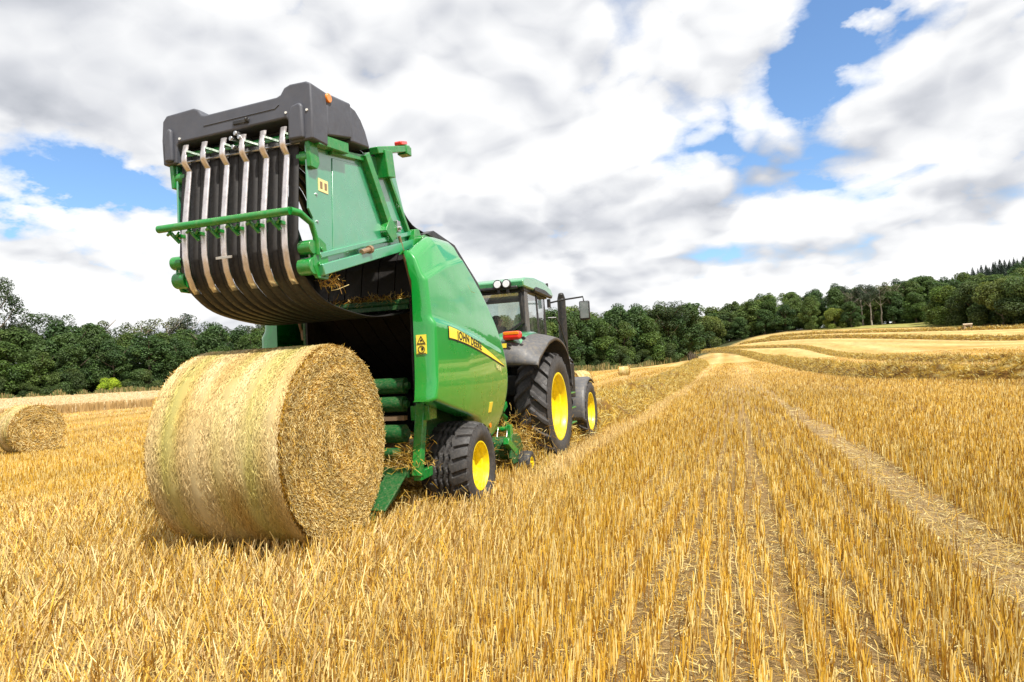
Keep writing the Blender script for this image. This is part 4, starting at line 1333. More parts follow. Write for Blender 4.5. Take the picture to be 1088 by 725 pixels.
        q = mb(); q.tube([(sx * .775, 6.55, 3.02), (sx * .775, 6.70, 2.72), (sx * .78, 6.98, 2.10)], .017, 10); q.cyl((sx * .775, 6.98, 2.14), (sx * .775, 7.0, 2.02), .028, 10); q.build('stay_rod', M['rust'], gate)
        q = mb(); q.cyl((sx * .79, 5.72, 2.72), (sx * .79, 5.86, 2.765), .025, 10); q.cyl((sx * .79, 5.86, 2.765), (sx * .79, 5.9, 2.775), .04, 10); q.build('grease_fitting', M['rust'], gate)
        q = mb(); q.box((sx * .77, 6.52, 3.12), (.05, .07, .12)); q.cyl((sx * .74, 6.52, 3.10), (sx * .82, 6.52, 3.10), .022, 10); q.build('pin', M['steel'], gate, bevel=.004)
    lb = mb(); lb.box((.707, 5.24, 3.25), (.006, .15, .115)); lab = lb.build('warning_label', M['paleyellow'], gate)
    lb = mb()
    for dy in (-.035, .035): lb.box((.711, 5.24 + dy, 3.25), (.004, .035, .06))
    lb.build('pictogram', M['rust'], lab)
    # rear marker lamp arm
    q = mb(); q.beam((.76, 6.10, 3.82), (.76, 6.85, 4.06), .10, .07); q.box((.76, 6.33, 3.74), (.13, .17, .28), Matrix.Rotation(.2, 3, 'X')); q.box((.76, 6.8, 4.02), (.12, .12, .10)); arm = q.build('lamp_arm', M['green'], gate, bevel=.008)
    q = mb(); q.box((.76, 6.72, 4.085), (.09, .16, .045), Matrix.Rotation(.3, 3, 'X')); q.build('lamp_lens', M['red'], gate, bevel=.012)
    # belts running over the raised gate
    run = smooth_poly([(5.35, 3.74), (5.08, 3.72), (5.02, 3.60), (5.005, 3.4), (4.965, 2.9), (4.955, 2.66), (5.0, 2.48), (5.09, 2.37), (5.34, 2.235), (5.76, 2.165), (6.26, 2.15), (6.95, 2.24), (7.05, 2.3)], .06)
    top_run = smooth_poly([(5.3, 3.78), (6.0, 3.9), (6.35, 3.88), (6.72, 3.72), (6.95, 3.42), (7.2, 3.28), (7.5, 3.25)], .08)
    for k in range(6):
        c0 = -.525 + .21 * k
        for d in (-.054, .054):
            q = mb()
            for P in (run, top_run):
                vs = []; fs = []
                for i, (y, z) in enumerate(P):
                    vs += [(c0 + d - .048, y, z), (c0 + d + .048, y, z)]
                    if i: fs.append((2 * i - 2, 2 * i - 1, 2 * i + 1, 2 * i))
                q.add(vs, fs)
            o = q.build('belt', M['belt'], gate, smooth=60)
            sm = o.modifiers.new('thick', 'SOLIDIFY'); sm.thickness = .01; sm.offset = 0
        # formed steel strip in front of the belts
        q = mb()
        P = [(4.955, 3.72), (4.925, 3.60), (4.925, 3.55), (4.985, 3.485), (4.975, 3.42), (4.945, 3.2), (4.905, 2.9), (4.905, 2.68), (4.935, 2.52), (4.99, 2.41), (5.04, 2.365)]
        vs = []; fs = []
        for i, (y, z) in enumerate(P):
            vs += [(c0 - .031, y, z), (c0 - .014, y - .009, z), (c0 + .014, y - .009, z), (c0 + .031, y, z)]
            if i:
                for m_ in range(3): fs.append((4 * i - 4 + m_, 4 * i - 3 + m_, 4 * i + 1 + m_, 4 * i + m_))
        q.add(vs, fs); o = q.build('steel_strip', M['strip'], gate, smooth=40)
        sm = o.modifiers.new('thick', 'SOLIDIFY'); sm.thickness = .008; sm.offset = 0
        # small clamp under the cross bar
        q = mb(); q.beam((c0 - .05, 4.78, 2.90), (c0 + .02, 4.83, 2.80), .02, .035); q.beam((c0 + .05, 4.78, 2.88), (c0 - .03, 4.83, 2.84), .018, .03); q.box((c0, 4.84, 2.86), (.09, .06, .03)); q.cyl((c0 - .07, 4.78, 2.87), (c0 - .02, 4.76, 2.88), .014, 8)
        q.build('strip_clamp', M['green'], gate, bevel=.003)
        q = mb(); q.beam((c0 + .03, 4.92, 3.65), (c0 + .15, 5.02, 3.61), .018, .02); q.build('strip_hook', M['greendirt'], gate)
    q = mb(); q.cyl((-.68, 5.06, 3.655), (.68, 5.06, 3.655), .04, 16); q.build('strip_rail', M['green'], gate)
    q = mb(); q.cyl((-.66, 4.99, 3.575), (.66, 4.99, 3.575), .012, 8); q.build('spring_rod', M['steel'], gate)
    q = mb(); q.cyl((-.67, 4.755, 2.925), (.70, 4.755, 2.925), .034, 18)
    for sx in (1,): q.tube([(sx * .70, 4.755, 2.925), (sx * .735, 4.83, 2.92), (sx * .745, 4.98, 2.86), (sx * .745, 5.05, 2.72), (sx * .745, 5.06, 2.6)], [.034, .03, .026, .024, .022], 12)
    q.build('cross_bar', M['green'], gate)
    q = mb(); q.box((-.10, 4.898, 2.64), (.17, .006, .022)); q.build('white_tape', M['white'], gate)
    # latch hardware under the hood
    q = mb()
    for dx, dz in ((-.02, 3.70), (.03, 3.74), (.07, 3.70), (.0, 3.62)): q.cyl((dx, 4.93, dz), (dx + .03, 5.05, dz), .022, 10)
    q.build('latch', M['steel'], gate, bevel=.004)
    # plastic hood over the gate
    yr = 4.95
    h = mb()
    out_ = [(-.79, 3.57), (-.80, 3.80), (-.785, 3.98), (-.74, 4.03), (-.43, 4.05), (-.38, 4.03), (-.34, 3.975), (-.30, 3.965), (.46, 3.995), (.50, 4.01), (.54, 4.065), (.60, 4.085), (.76, 4.085), (.81, 4.06), (.815, 3.8), (.81, 3.58),
            (.575, 3.565), (.57, 3.60), (.57, 3.77), (.55, 3.795), (-.60, 3.755), (-.63, 3.73), (-.635, 3.57)]
    h.prismy(out_, yr, 5.19)
    body = [(-.79, 3.60), (-.80, 3.80), (-.785, 3.98), (-.74, 4.03), (-.43, 4.05), (-.38, 4.03), (-.34, 3.975), (-.30, 3.965), (.46, 3.995), (.50, 4.01), (.54, 4.065), (.60, 4.085), (.76, 4.085), (.81, 4.06), (.815, 3.8), (.81, 3.68)]
    vs = [(x, 5.19, z) for x, z in body] + [(x, 5.60, z + (.05 if z > 3.8 else .10)) for x, z in body]
    n = len(body)
    h.add(vs, [(i, (i + 1) % n, n + (i + 1) % n, n + i) for i in range(n)] + [tuple(range(n, 2 * n)), tuple(reversed(range(n)))])
    hd = h.build('hood', M['hood'], root, smooth=50, bevel=.022, seg=3)
    h = mb(); h.prism([(5.607, 3.75), (5.607, 4.10), (5.70, 4.09), (5.80, 4.03), (5.88, 3.94), (5.96, 3.79)], -.78, .80); h.build('hood_front', M['hood'], hd, smooth=50, bevel=.02, seg=3)
    for sx, x0, x1 in ((1, .585, .735), (-1, -.75, -.66)):
        h = mb(); xm = (x0 + x1) / 2
        h.prismy([(x0, 3.585), (x0 + .01, 3.82), (x0 + .04, 3.88), (x1 - .03, 3.90), (x1, 3.87), (x1 + .005, 3.585)], yr - .035, yr + .01)
        h.build('hood_rib', M['hood'], hd, smooth=50, bevel=.02, seg=3)
    h = mb(); h.box((0.09, yr - .004, 3.835), (.17, .02, .035)); h.cyl((.15, yr - .02, 3.84), (.17, yr - .02, 3.84), .022, 10); h.build('hood_handle', M['black'], hd, bevel=.006)
    h = mb(); h.prismy([(-.32, 3.86), (.45, 3.89), (.49, 3.92), (.49, 3.93), (.44, 3.90), (-.32, 3.872)], yr - .006, yr + .004); h.build('hood_crease', M['hood'], hd, bevel=.004)
    h = mb()
    for x, z in ((-.59, 3.79), (.555, 3.84), (.765, 3.83)): h.cyl((x, yr - .008, z), (x, yr + .01, z), .011, 10)
    h.build('hood_bolt', M['white'], hd)
    h = mb(); h.cyl((.80, 5.21, 4.02), (.828, 5.21, 4.02), .042, 24); h.build('orange_reflector', M['orange'], hd, bevel=.006)
    h = mb(); h.box((0, 5.3, 3.66), (1.3, .26, .10)); h.build('hood_tray', M['dark'], hd)

    # ---- wheels
    for sx in (1, -1):
        make_wheel(root, O, sx * .955, 7.50, .44, .525, .60, .28, pat_float, 624, .036, sx, .14)
    # ---- pickup
    q = mb(); q.cyl((-.98, 9.55, .40), (.98, 9.55, .40), .17, 24)
    for sx in (1, -1): q.prism([(9.2, .30), (9.3, .62), (9.62, .60), (9.8, .40), (9.6, .2), (9.3, .2)], sx * 1.0, sx * 1.03)
    q.build('pickup_reel', M['greendirt'], root, bevel=.005)
    q = mb()
    for i in range(26):
        x = -.93 + i * .0745
        for k in range(4):
            t = k * PI / 2 + (i % 2) * PI / 4
            q.cyl((x, 9.55 + .16 * math.cos(t), .40 + .16 * math.sin(t)), (x, 9.55 + .30 * math.cos(t - .25), .40 + .30 * math.sin(t - .25)), .006, 5)
    q.build('pickup_tines', M['steel'], root)
    for sx in (1, -1):
        q = mb(); q.beam((sx * .98, 9.35, .45), (sx * 1.0, 9.75, .22), .06, .08); q.beam((sx * 1.0, 9.1, .55), (sx * 1.0, 9.5, .34), .08, .10); q.cyl((sx * .96, 9.68, .2), (sx * 1.12, 9.68, .2), .03, 10); q.box((sx * 1.0, 9.3, .62), (.05, .12, .28))
        q.build('wheel_arm', M['green'], root, bevel=.006)
        make_wheel(root, O, sx * 1.10, 9.68, .165, .18, .20, .085, pat_rib, 120, .006, sx, .03)
    q = mb(); q.cyl((-.9, 9.75, .66), (.86, 9.75, .66), .04, 14); q.cyl((.80, 9.75, .66), (.86, 9.75, .66), .065, 14)
    for x in (-.6, 0, .6): q.beam((x, 9.3, .8), (x, 9.75, .66), .03, .05)
    q.build('crop_press', M['green'], root, bevel=.005)
    # ---- drawbar and hoses
    q = mb(); q.beam((0, 8.9, .72), (0, 10.35, .58), .16, .18); q.beam((.45, 9.2, .8), (.08, 9.95, .64), .10, .12); q.beam((-.45, 9.2, .8), (-.08, 9.95, .64), .10, .12); q.cyl((0, 10.35, .60), (0, 10.35, .50), .10, 16)
    q.build('drawbar', M['green'], root, bevel=.01)
    q = mb(); q.cyl((.0, 9.3, .95), (0, 10.65, .78), .06, 14); q.cyl((0, 9.3, .95), (0, 9.5, .925), .10, 14); q.build('drive_shaft', M['black'], root)
    q = mb(); q.tube([(.52, 9.35, 1.05), (.62, 9.8, .98), (.66, 10.15, .80), (.55, 10.4, .72)], .035, 10); q.box((.70, 10.02, .98), (.02, .20, .09), Matrix.Rotation(.4, 3, 'X')); q.prism([(10.0, .78), (10.22, .70), (10.26, .62), (10.05, .68)], .66, .70)
    q.build('support_stand', M['green'], root, bevel=.006)
    q = mb()
    for k in range(4): q.tube([(-.1 + .07 * k, 9.3, 1.6), (-.1 + .07 * k, 9.9, 1.25 - .05 * k), (-.05 + .05 * k, 10.5, 1.35)], .014, 8)
    q.build('hydraulic_hose', M['black'], root)
    return root
build_baler()

# straw caught on the frame and heaped under the baler
def caught_straw():
    g = np.random.default_rng(91)
    P = []
    def blob(c, s, n): P.append(np.array(c) + g.normal(0, 1, (n, 3)) * np.array(s))
    blob((BX + .72, 6.62, .66), (.08, .08, .05), 200)
    blob((BX + .55, 6.62, .58), (.2, .05, .03), 260)
    blob((BX + .80, 6.75, .75), (.05, .08, .07), 200)
    blob((BX + .3, 6.6, .58), (.3, .06, .03), 250)
    blob((BX + .45, 7.0, .12), (.18, .25, .08), 600)
    blob((BX + .3, 7.1, .2), (.4, .4, .09), 900)
    blob((BX + .2, 6.95, 2.41), (.35, .04, .02), 260)
    blob((BX + .70, 5.3, 2.40), (.04, .09, .03), 60)
    blob((BX + .78, 9.95, .40), (.22, .30, .18), 2600)
    P = np.concatenate(P); n = len(P)
    P[:, 2] = np.maximum(P[:, 2], .02)
    vec = g.normal(0, 1, (n, 3)); vec /= np.linalg.norm(vec, axis=1)[:, None]; vec *= g.uniform(.05, .18, n)[:, None]
    side = g.normal(0, 1, (n, 3)); side /= np.linalg.norm(side, axis=1)[:, None]
    V, F, C = ribbons(P - vec / 2, vec, np.full(n, .006), side, straw_cols(n, .3, .4, g) * .85, g.normal(0, .015, (n, 3)))
    tag(link('caught_straw', np_mesh('caught_straw', V, F, C), M['straw']), 'loose straw caught on the baler frame and rollers', 'straw', kind='stuff')
caught_straw()

# ------------------------------------------------------------------ tractor
RY, FY = 11.45, 14.28
def build_tractor():
    O = (0, RY, 0)
    root = empty('tractor', (BX, RY, 0))
    tag(root, 'green tractor with black cab pillars and yellow rims towing the baler', 'tractor')
    def mb(): return MB(O)
    for sx in (1, -1):
        make_wheel(root, O, sx * .95, RY, .885, .945, .60, .57, pat_chevron(20, .85, -1), 620, .05, sx, .2)
        make_wheel(root, O, sx * .97, FY, .605, .655, .48, .39, pat_chevron(18, .8, -1), 480, .038, sx, .12)
    # chassis, axles
    q = mb(); q.box((0, 12.3, .95), (.62, 3.3, .7)); q.box((0, RY, .9), (1.3, .45, .45)); q.cyl((-.9, RY, .885), (.9, RY, .885), .16, 20)
    q.box((0, FY, .62), (1.5, .28, .26)); q.box((0, 14.6, .95), (.55, 1.9, .5)); q.box((0, 15.75, .85), (.7, .5, .55))
    q.build('chassis', M['dark'], root, bevel=.02)
    q = mb(); q.box((0, 10.85, .70), (.5, .7, .3)); q.beam((.35, 11.0, .75), (.42, 10.25, .62), .06, .1); q.beam((-.35, 11.0, .75), (-.42, 10.25, .62), .06, .1); q.beam((0, 10.9, .6), (0, 10.25, .52), .12, .06)
    q.beam((.42, 10.5, .7), (.42, 10.75, 1.35), .05, .05); q.beam((-.42, 10.5, .7), (-.42, 10.75, 1.35), .05, .05)
    q.build('hitch', M['black'], root, bevel=.008)
    # bonnet
    prof = [(12.65, 1.25), (12.65, 1.98), (13.6, 1.93), (14.8, 1.80), (15.55, 1.64), (15.85, 1.40), (15.9, 1.15), (14.6, 1.12)]
    q = mb(); q.prism(prof, -.40, .40); q.build('bonnet', M['green'], root, bevel=.07, seg=4)
    q = mb()
    for sx in (1, -1): q.prism([(13.0, 1.3), (13.0, 1.75), (14.4, 1.66), (15.2, 1.5), (15.2, 1.3)], sx * .404, sx * .412)
    q.build('bonnet_grille', M['black'], root)
    # fuel tank, battery box and steps
    q = mb(); q.box((.72, 12.85, .92), (.42, .75, .62)); q.box((-.72, 12.7, .88), (.42, 1.0, .60)); q.build('fuel_tank', M['black'], root, bevel=.05, seg=3)
    for sx in (1, -1):
        for z in (.50, .78, 1.06):
            q = mb(); q.box((sx * 1.04, 12.72, z), (.26, .40, .03)); q.build('step', M['green'], root, bevel=.006)
        q = mb(); q.beam((sx * .96, 12.5, .48), (sx * .93, 12.5, 1.3), .03, .03); q.beam((sx * .96, 12.94, .48), (sx * .93, 12.94, 1.3), .03, .03); q.build('step_rail', M['black'], root)
    # ---- cab
    yr, yf, hw = 11.0, 12.62, .80
    zb, zt = 1.55, 2.90
    cab = mb()
    cab.box((0, (yr + yf) / 2 + .05, 1.28), (1.5, 1.7, .34))
    cab.box((0, yf + .03, 1.60), (1.3, .08, .5)); 
    for sx in (1, -1):
        # C pillar: plastic cladding and frame, A and B pillars
        cab.beam((sx * .79, yr + .04, 1.9), (sx * .755, yr + .06, zt), .07, .09)
        cab.beam((sx * .74, yf - .02, 1.4), (sx * .72, yf - .08, zt), .05, .06)
        cab.beam((sx * .80, 11.95, 1.4), (sx * .765, 11.9, zt), .03, .05)
        cab.beam((sx * .795, yr + .04, 1.9), (sx * .72, yr + .05, 1.62), .06, .08)
        cab.beam((sx * .77, yr, zt + .01), (sx * .74, yf, zt + .01), .08, .08)
        cab.beam((sx * .80, yr + .25, 1.45), (sx * .77, yf, 1.45), .05, .10)
    cab.beam((-.79, yr + .02, zt), (.79, yr + .02, zt), .07, .10, side=(0, 1, 0))
    cab.beam((-.74, yf - .06, zt), (.74, yf - .06, zt), .07, .08, side=(0, 1, 0))
    # sloping lower frame of the rear window
    for sx in (1, -1):
        cab.beam((sx * .775, yr - .012, 2.34), (sx * .25, yr - .012, 2.05), .05, .05, side=(0, 1, 0))
        cab.beam((sx * .772, yr - .012, 2.32), (sx * .745, yr - .012, zt - .05), .05, .06, side=(0, 1, 0))
    cab.beam((-.27, yr - .012, 2.045), (.27, yr - .012, 2.045), .05, .05, side=(0, 1, 0))
    cb = cab.build('cab', M['black'], root, bevel=.012)
    q = mb()
    for sx in (1, -1): q.prismy([(sx * .80, 1.6), (sx * .80, 2.30), (sx * .25, 2.02), (sx * .25, 1.6)], yr + .02, yr + .06)
    q.box((0, yr + .04, 1.80), (.50, .04, .42)); q.build('rear_panel', M['black'], cb)
    for sx in (1, -1):
        q = mb(); q.prism([(yr + .0, 2.0), (yr + .02, zt - .03), (yr + .20, zt - .03), (yr + .30, 2.0)], sx * .802, sx * .812); q.build('pillar_cladding', M['fender'], cb, bevel=.004)
    def pane(name, vs, fs=None):
        q = mb(); q.add(vs, fs or [tuple(range(len(vs)))]); o = q.build(name, M['glass'], cb, smooth=0)
        return o
    pane('rear_window', [(-.74, yr, zt - .04), (-.77, yr, 2.32), (-.25, yr, 2.05), (.25, yr, 2.05), (.77, yr, 2.32), (.74, yr, zt - .04)])
    pane('windscreen', [(-.73, yf, 1.6), (.73, yf, 1.6), (.71, yf - .08, zt - .03), (-.71, yf - .08, zt - .03)])
    for sx in (1, -1):
        pane('side_window', [(sx * .806, yr + .30, 1.5), (sx * .80, 11.93, 1.5), (sx * .765, 11.89, zt - .03), (sx * .768, yr + .20, zt - .03)])
        pane('door_window', [(sx * .80, 11.98, 1.5), (sx * .765, yf - .04, 1.5), (sx * .74, yf - .09, zt - .03), (sx * .762, 11.92, zt - .03)])
    # roof
    q = mb()
    rf = [(10.84, 2.93), (10.82, 3.03), (10.95, 3.09), (11.5, 3.15), (12.2, 3.14), (12.65, 3.06), (12.80, 2.96), (12.78, 2.92)]
    q.prism(rf, -.86, .86)
    roof = q.build('roof', M['roofgreen'], cb, bevel=.05, seg=4)
    q = mb()
    for sx in (1, -1): q.prism([(11.45, 2.955), (11.6, 3.0), (12.2, 3.0), (12.7, 2.93), (12.7, 2.88), (11.5, 2.9)], sx * .80, sx * .872)
    q.box((0, 10.86, 2.925), (1.5, .07, .06)); q.build('roof_trim', M['black'], roof, bevel=.02)
    for sx in (1, -1):
        for dx in (.42, .575):
            q = mb(); q.cyl((sx * dx, 10.90, 2.985), (sx * dx, 10.77, 2.985), .078, 28); q.cyl((sx * dx, 10.85, 2.92), (sx * dx, 10.85, 2.84), .03, 12)
            w = q.build('work_light', M['black'], roof, bevel=.006)
            q = mb(); q.cyl((sx * dx, 10.775, 2.985), (sx * dx, 10.762, 2.985), .06, 28); q.build('lamp_lens', M['lens'], w, bevel=.004)
    q = mb(); q.cyl((.80, 12.60, 3.0), (.80, 12.60, 3.17), .016, 8); q.cyl((.80, 12.60, 3.06), (.80, 12.60, 3.17), .026, 8); q.build('antenna', M['black'], roof)
    # ---- rear fenders
    inner = [(10.14, 1.62), (10.15, 1.80), (10.24, 1.97), (10.5, 2.10), (10.95, 2.16), (11.45, 2.17), (11.95, 2.08), (12.3, 1.86), (12.47, 1.5), (12.5, 1.2)]
    outer = [(10.16, 1.60), (10.22, 1.68), (10.36, 1.76), (10.62, 1.88), (10.98, 2.00), (11.45, 2.06), (11.93, 1.97), (12.26, 1.77), (12.43, 1.45), (12.46, 1.2)]
    ci = smooth_poly(inner, .05); co = smooth_poly(outer, .05)
    u = np.linspace(0, 1, 40)
    def res(P):
        d = np.r_[0, np.cumsum(np.linalg.norm(np.diff(P, axis=0), axis=1))]; d /= d[-1]
        return np.stack([np.interp(u, d, P[:, 0]), np.interp(u, d, P[:, 1])], 1)
    ci, co = res(ci), res(co)
    for sx in (1, -1):
        vs = []; fs = []; xs = np.linspace(0, 1, 9)
        for i in range(40):
            for t in xs:
                k = t ** 2.2
                vs.append((sx * (.50 + .72 * t), ci[i][0] * (1 - k) + co[i][0] * k, ci[i][1] * (1 - k) + co[i][1] * k))
            vs.append((sx * 1.225, co[i][0], co[i][1] - .045))
        m = 10
        for i in range(39):
            for j in range(m - 1): fs.append((i * m + j, i * m + j + 1, (i + 1) * m + j + 1, (i + 1) * m + j))
        q = mb(); q.add(vs, fs); f = q.build('fender', M['fender'], root, smooth=50)
        sm = f.modifiers.new('thick', 'SOLIDIFY'); sm.thickness = .02; sm.offset = 0
        # green cap over the inner part
        vs = []; fs = []; a0, a1 = 5, 24
        for i in range(a0, a1):
            for t in np.linspace(0, .58, 7):
                k = t ** 2.2
                w = .022 * min(1, (i - a0) / 2.0, (a1 - 1 - i) / 2.0) * min(1, (.58 - t) / .05)
                vs.append((sx * (.50 + .72 * t), ci[i][0] * (1 - k) + co[i][0] * k - w * .6 - .004, ci[i][1] * (1 - k) + co[i][1] * k + w + .012))
        for i in range(a1 - a0 - 1):
            for j in range(6): fs.append((i * 7 + j, i * 7 + j + 1, (i + 1) * 7 + j + 1, (i + 1) * 7 + j))
        q = mb(); q.add(vs, fs); cpn = q.build('fender_cap', M['roofgreen'], f, smooth=50)
        q = mb(); q.box((sx * .80, 10.27, 2.085), (.30, .16, .14)); q.build('tail_light', M['red'], f, bevel=.045, seg=4)
        q = mb(); q.box((sx * .80, 10.195, 2.12), (.26, .02, .05)); q.build('indicator_lens', M['orange'], f, bevel=.008)
        q = mb(); q.box((sx * .66, 10.175, 1.93), (.13, .02, .07)); q.build('fender_label', M['yellow'], f)
        q = mb(); q.box((sx * .77, 10.175, 1.935), (.07, .03, .05)); q.cyl((sx * .98, 10.30, 2.035), (sx * .98, 10.25, 2.035), .03, 12); q.build('socket', M['black'], f, bevel=.004)
        # front fender
        vs = []; fs = []
        for i in range(22):
            a = math.radians(60 + 130 * i / 21)
            y = FY + .73 * math.cos(a); z = .60 + .73 * math.sin(a)
            for x in (.76, .80, 1.14, 1.20): vs.append((sx * x, y, z - (.05 if x in (.76, 1.20) else 0)))
        for i in range(21):
            for j in range(3): fs.append((i * 4 + j, i * 4 + j + 1, (i + 1) * 4 + j + 1, (i + 1) * 4 + j))
        q = mb(); q.add(vs, fs); ff = q.build('front_fender', M['fender'], root, smooth=50)
        sm = ff.modifiers.new('thick', 'SOLIDIFY'); sm.thickness = .018; sm.offset = 0
        # mirror on its long arm
        q = mb(); q.tube([(sx * .80, 12.55, 2.78), (sx * 1.1, 12.6, 2.83), (sx * 1.48, 12.62, 2.86), (sx * 1.5, 12.62, 2.72)], .017, 10)
        q.cyl((sx * .83, 12.56, 2.70), (sx * .83, 12.56, 2.86), .035, 10)
        arm = q.build('mirror_arm', M['black'], root)
        q = mb(); q.box((sx * 1.5, 12.63, 2.60), (.20, .06, .36)); mr = q.build('mirror', M['black'], arm, bevel=.025, seg=3)
        q = mb(); q.box((sx * 1.5, 12.597, 2.61), (.16, .006, .31)); q.build('mirror_glass', M['steel'], mr)
    # exhaust on the right
    q = mb(); q.cyl((.84, 13.55, 1.75), (.84, 13.55, 2.95), .085, 22); q.cyl((.84, 13.55, 2.95), (.85, 13.50, 3.06), .085, 18, r2=.05); q.build('exhaust_pipe', M['black'], root, bevel=.01)
    q = mb(); q.cyl((.90, 13.45, .95), (.90, 13.45, 1.62), .15, 24); q.cyl((.90, 13.45, 1.62), (.86, 13.5, 1.76), .15, 20, r2=.09); q.tube([(.78, 13.3, 1.72), (.90, 13.32, 1.78), (1.02, 13.3, 1.70)], .03, 8); ex = q.build('exhaust_canister', M['black'], root, bevel=.02)
    q = mb(); q.cyl((.90, 13.42, 1.60), (.90, 13.42, 1.70), .12, 20, r2=.09); q.build('heat_shield', M['fender'], ex)
    q = mb(); q.tube([(.81, 12.5, 2.50), (.95, 12.56, 2.50), (1.0, 12.7, 2.35), (1.03, 13.1, 1.80)], .014, 8); q.build('grab_rail', M['black'], root)
    # cab interior
    q = mb(); q.box((.05, 11.72, 1.60), (.52, .50, .14)); q.box((.05, 11.45, 1.98), (.50, .12, .70), Matrix.Rotation(-.12, 3, 'X')); q.box((.05, 11.40, 2.42), (.28, .09, .18)); q.box((.05, 11.70, 1.48), (.3, .3, .14))
    q.build('driver_seat', M['seatm'], root, bevel=.04, seg=3)
    q = mb(); q.box((.44, 11.75, 1.78), (.18, .6, .12)); q.box((.45, 11.5, 1.6), (.14, .2, .3)); q.build('armrest', M['black'], root, bevel=.02)
    q = mb(); q.box((.55, 12.25, 2.25), (.06, .12, .26)); q.beam((.58, 12.28, 2.1), (.65, 12.4, 1.7), .03, .03); q.build('cab_display', M['black'], root, bevel=.01)
    q = mb()
    for k in range(20):
        a = 2 * PI * k / 20; b = 2 * PI * (k + 1) / 20
        c = Vector((.05, 12.2, 1.98)); e1 = Vector((1, 0, 0)); e2 = Vector((0, .75, .66))
        q.cyl(c + (e1 * math.cos(a) + e2 * math.sin(a)) * .2, c + (e1 * math.cos(b) + e2 * math.sin(b)) * .2, .016, 8)
    q.beam((.05, 12.2, 1.97), (.05, 12.5, 1.5), .05, .05); q.build('steering_wheel', M['black'], root)
build_tractor()

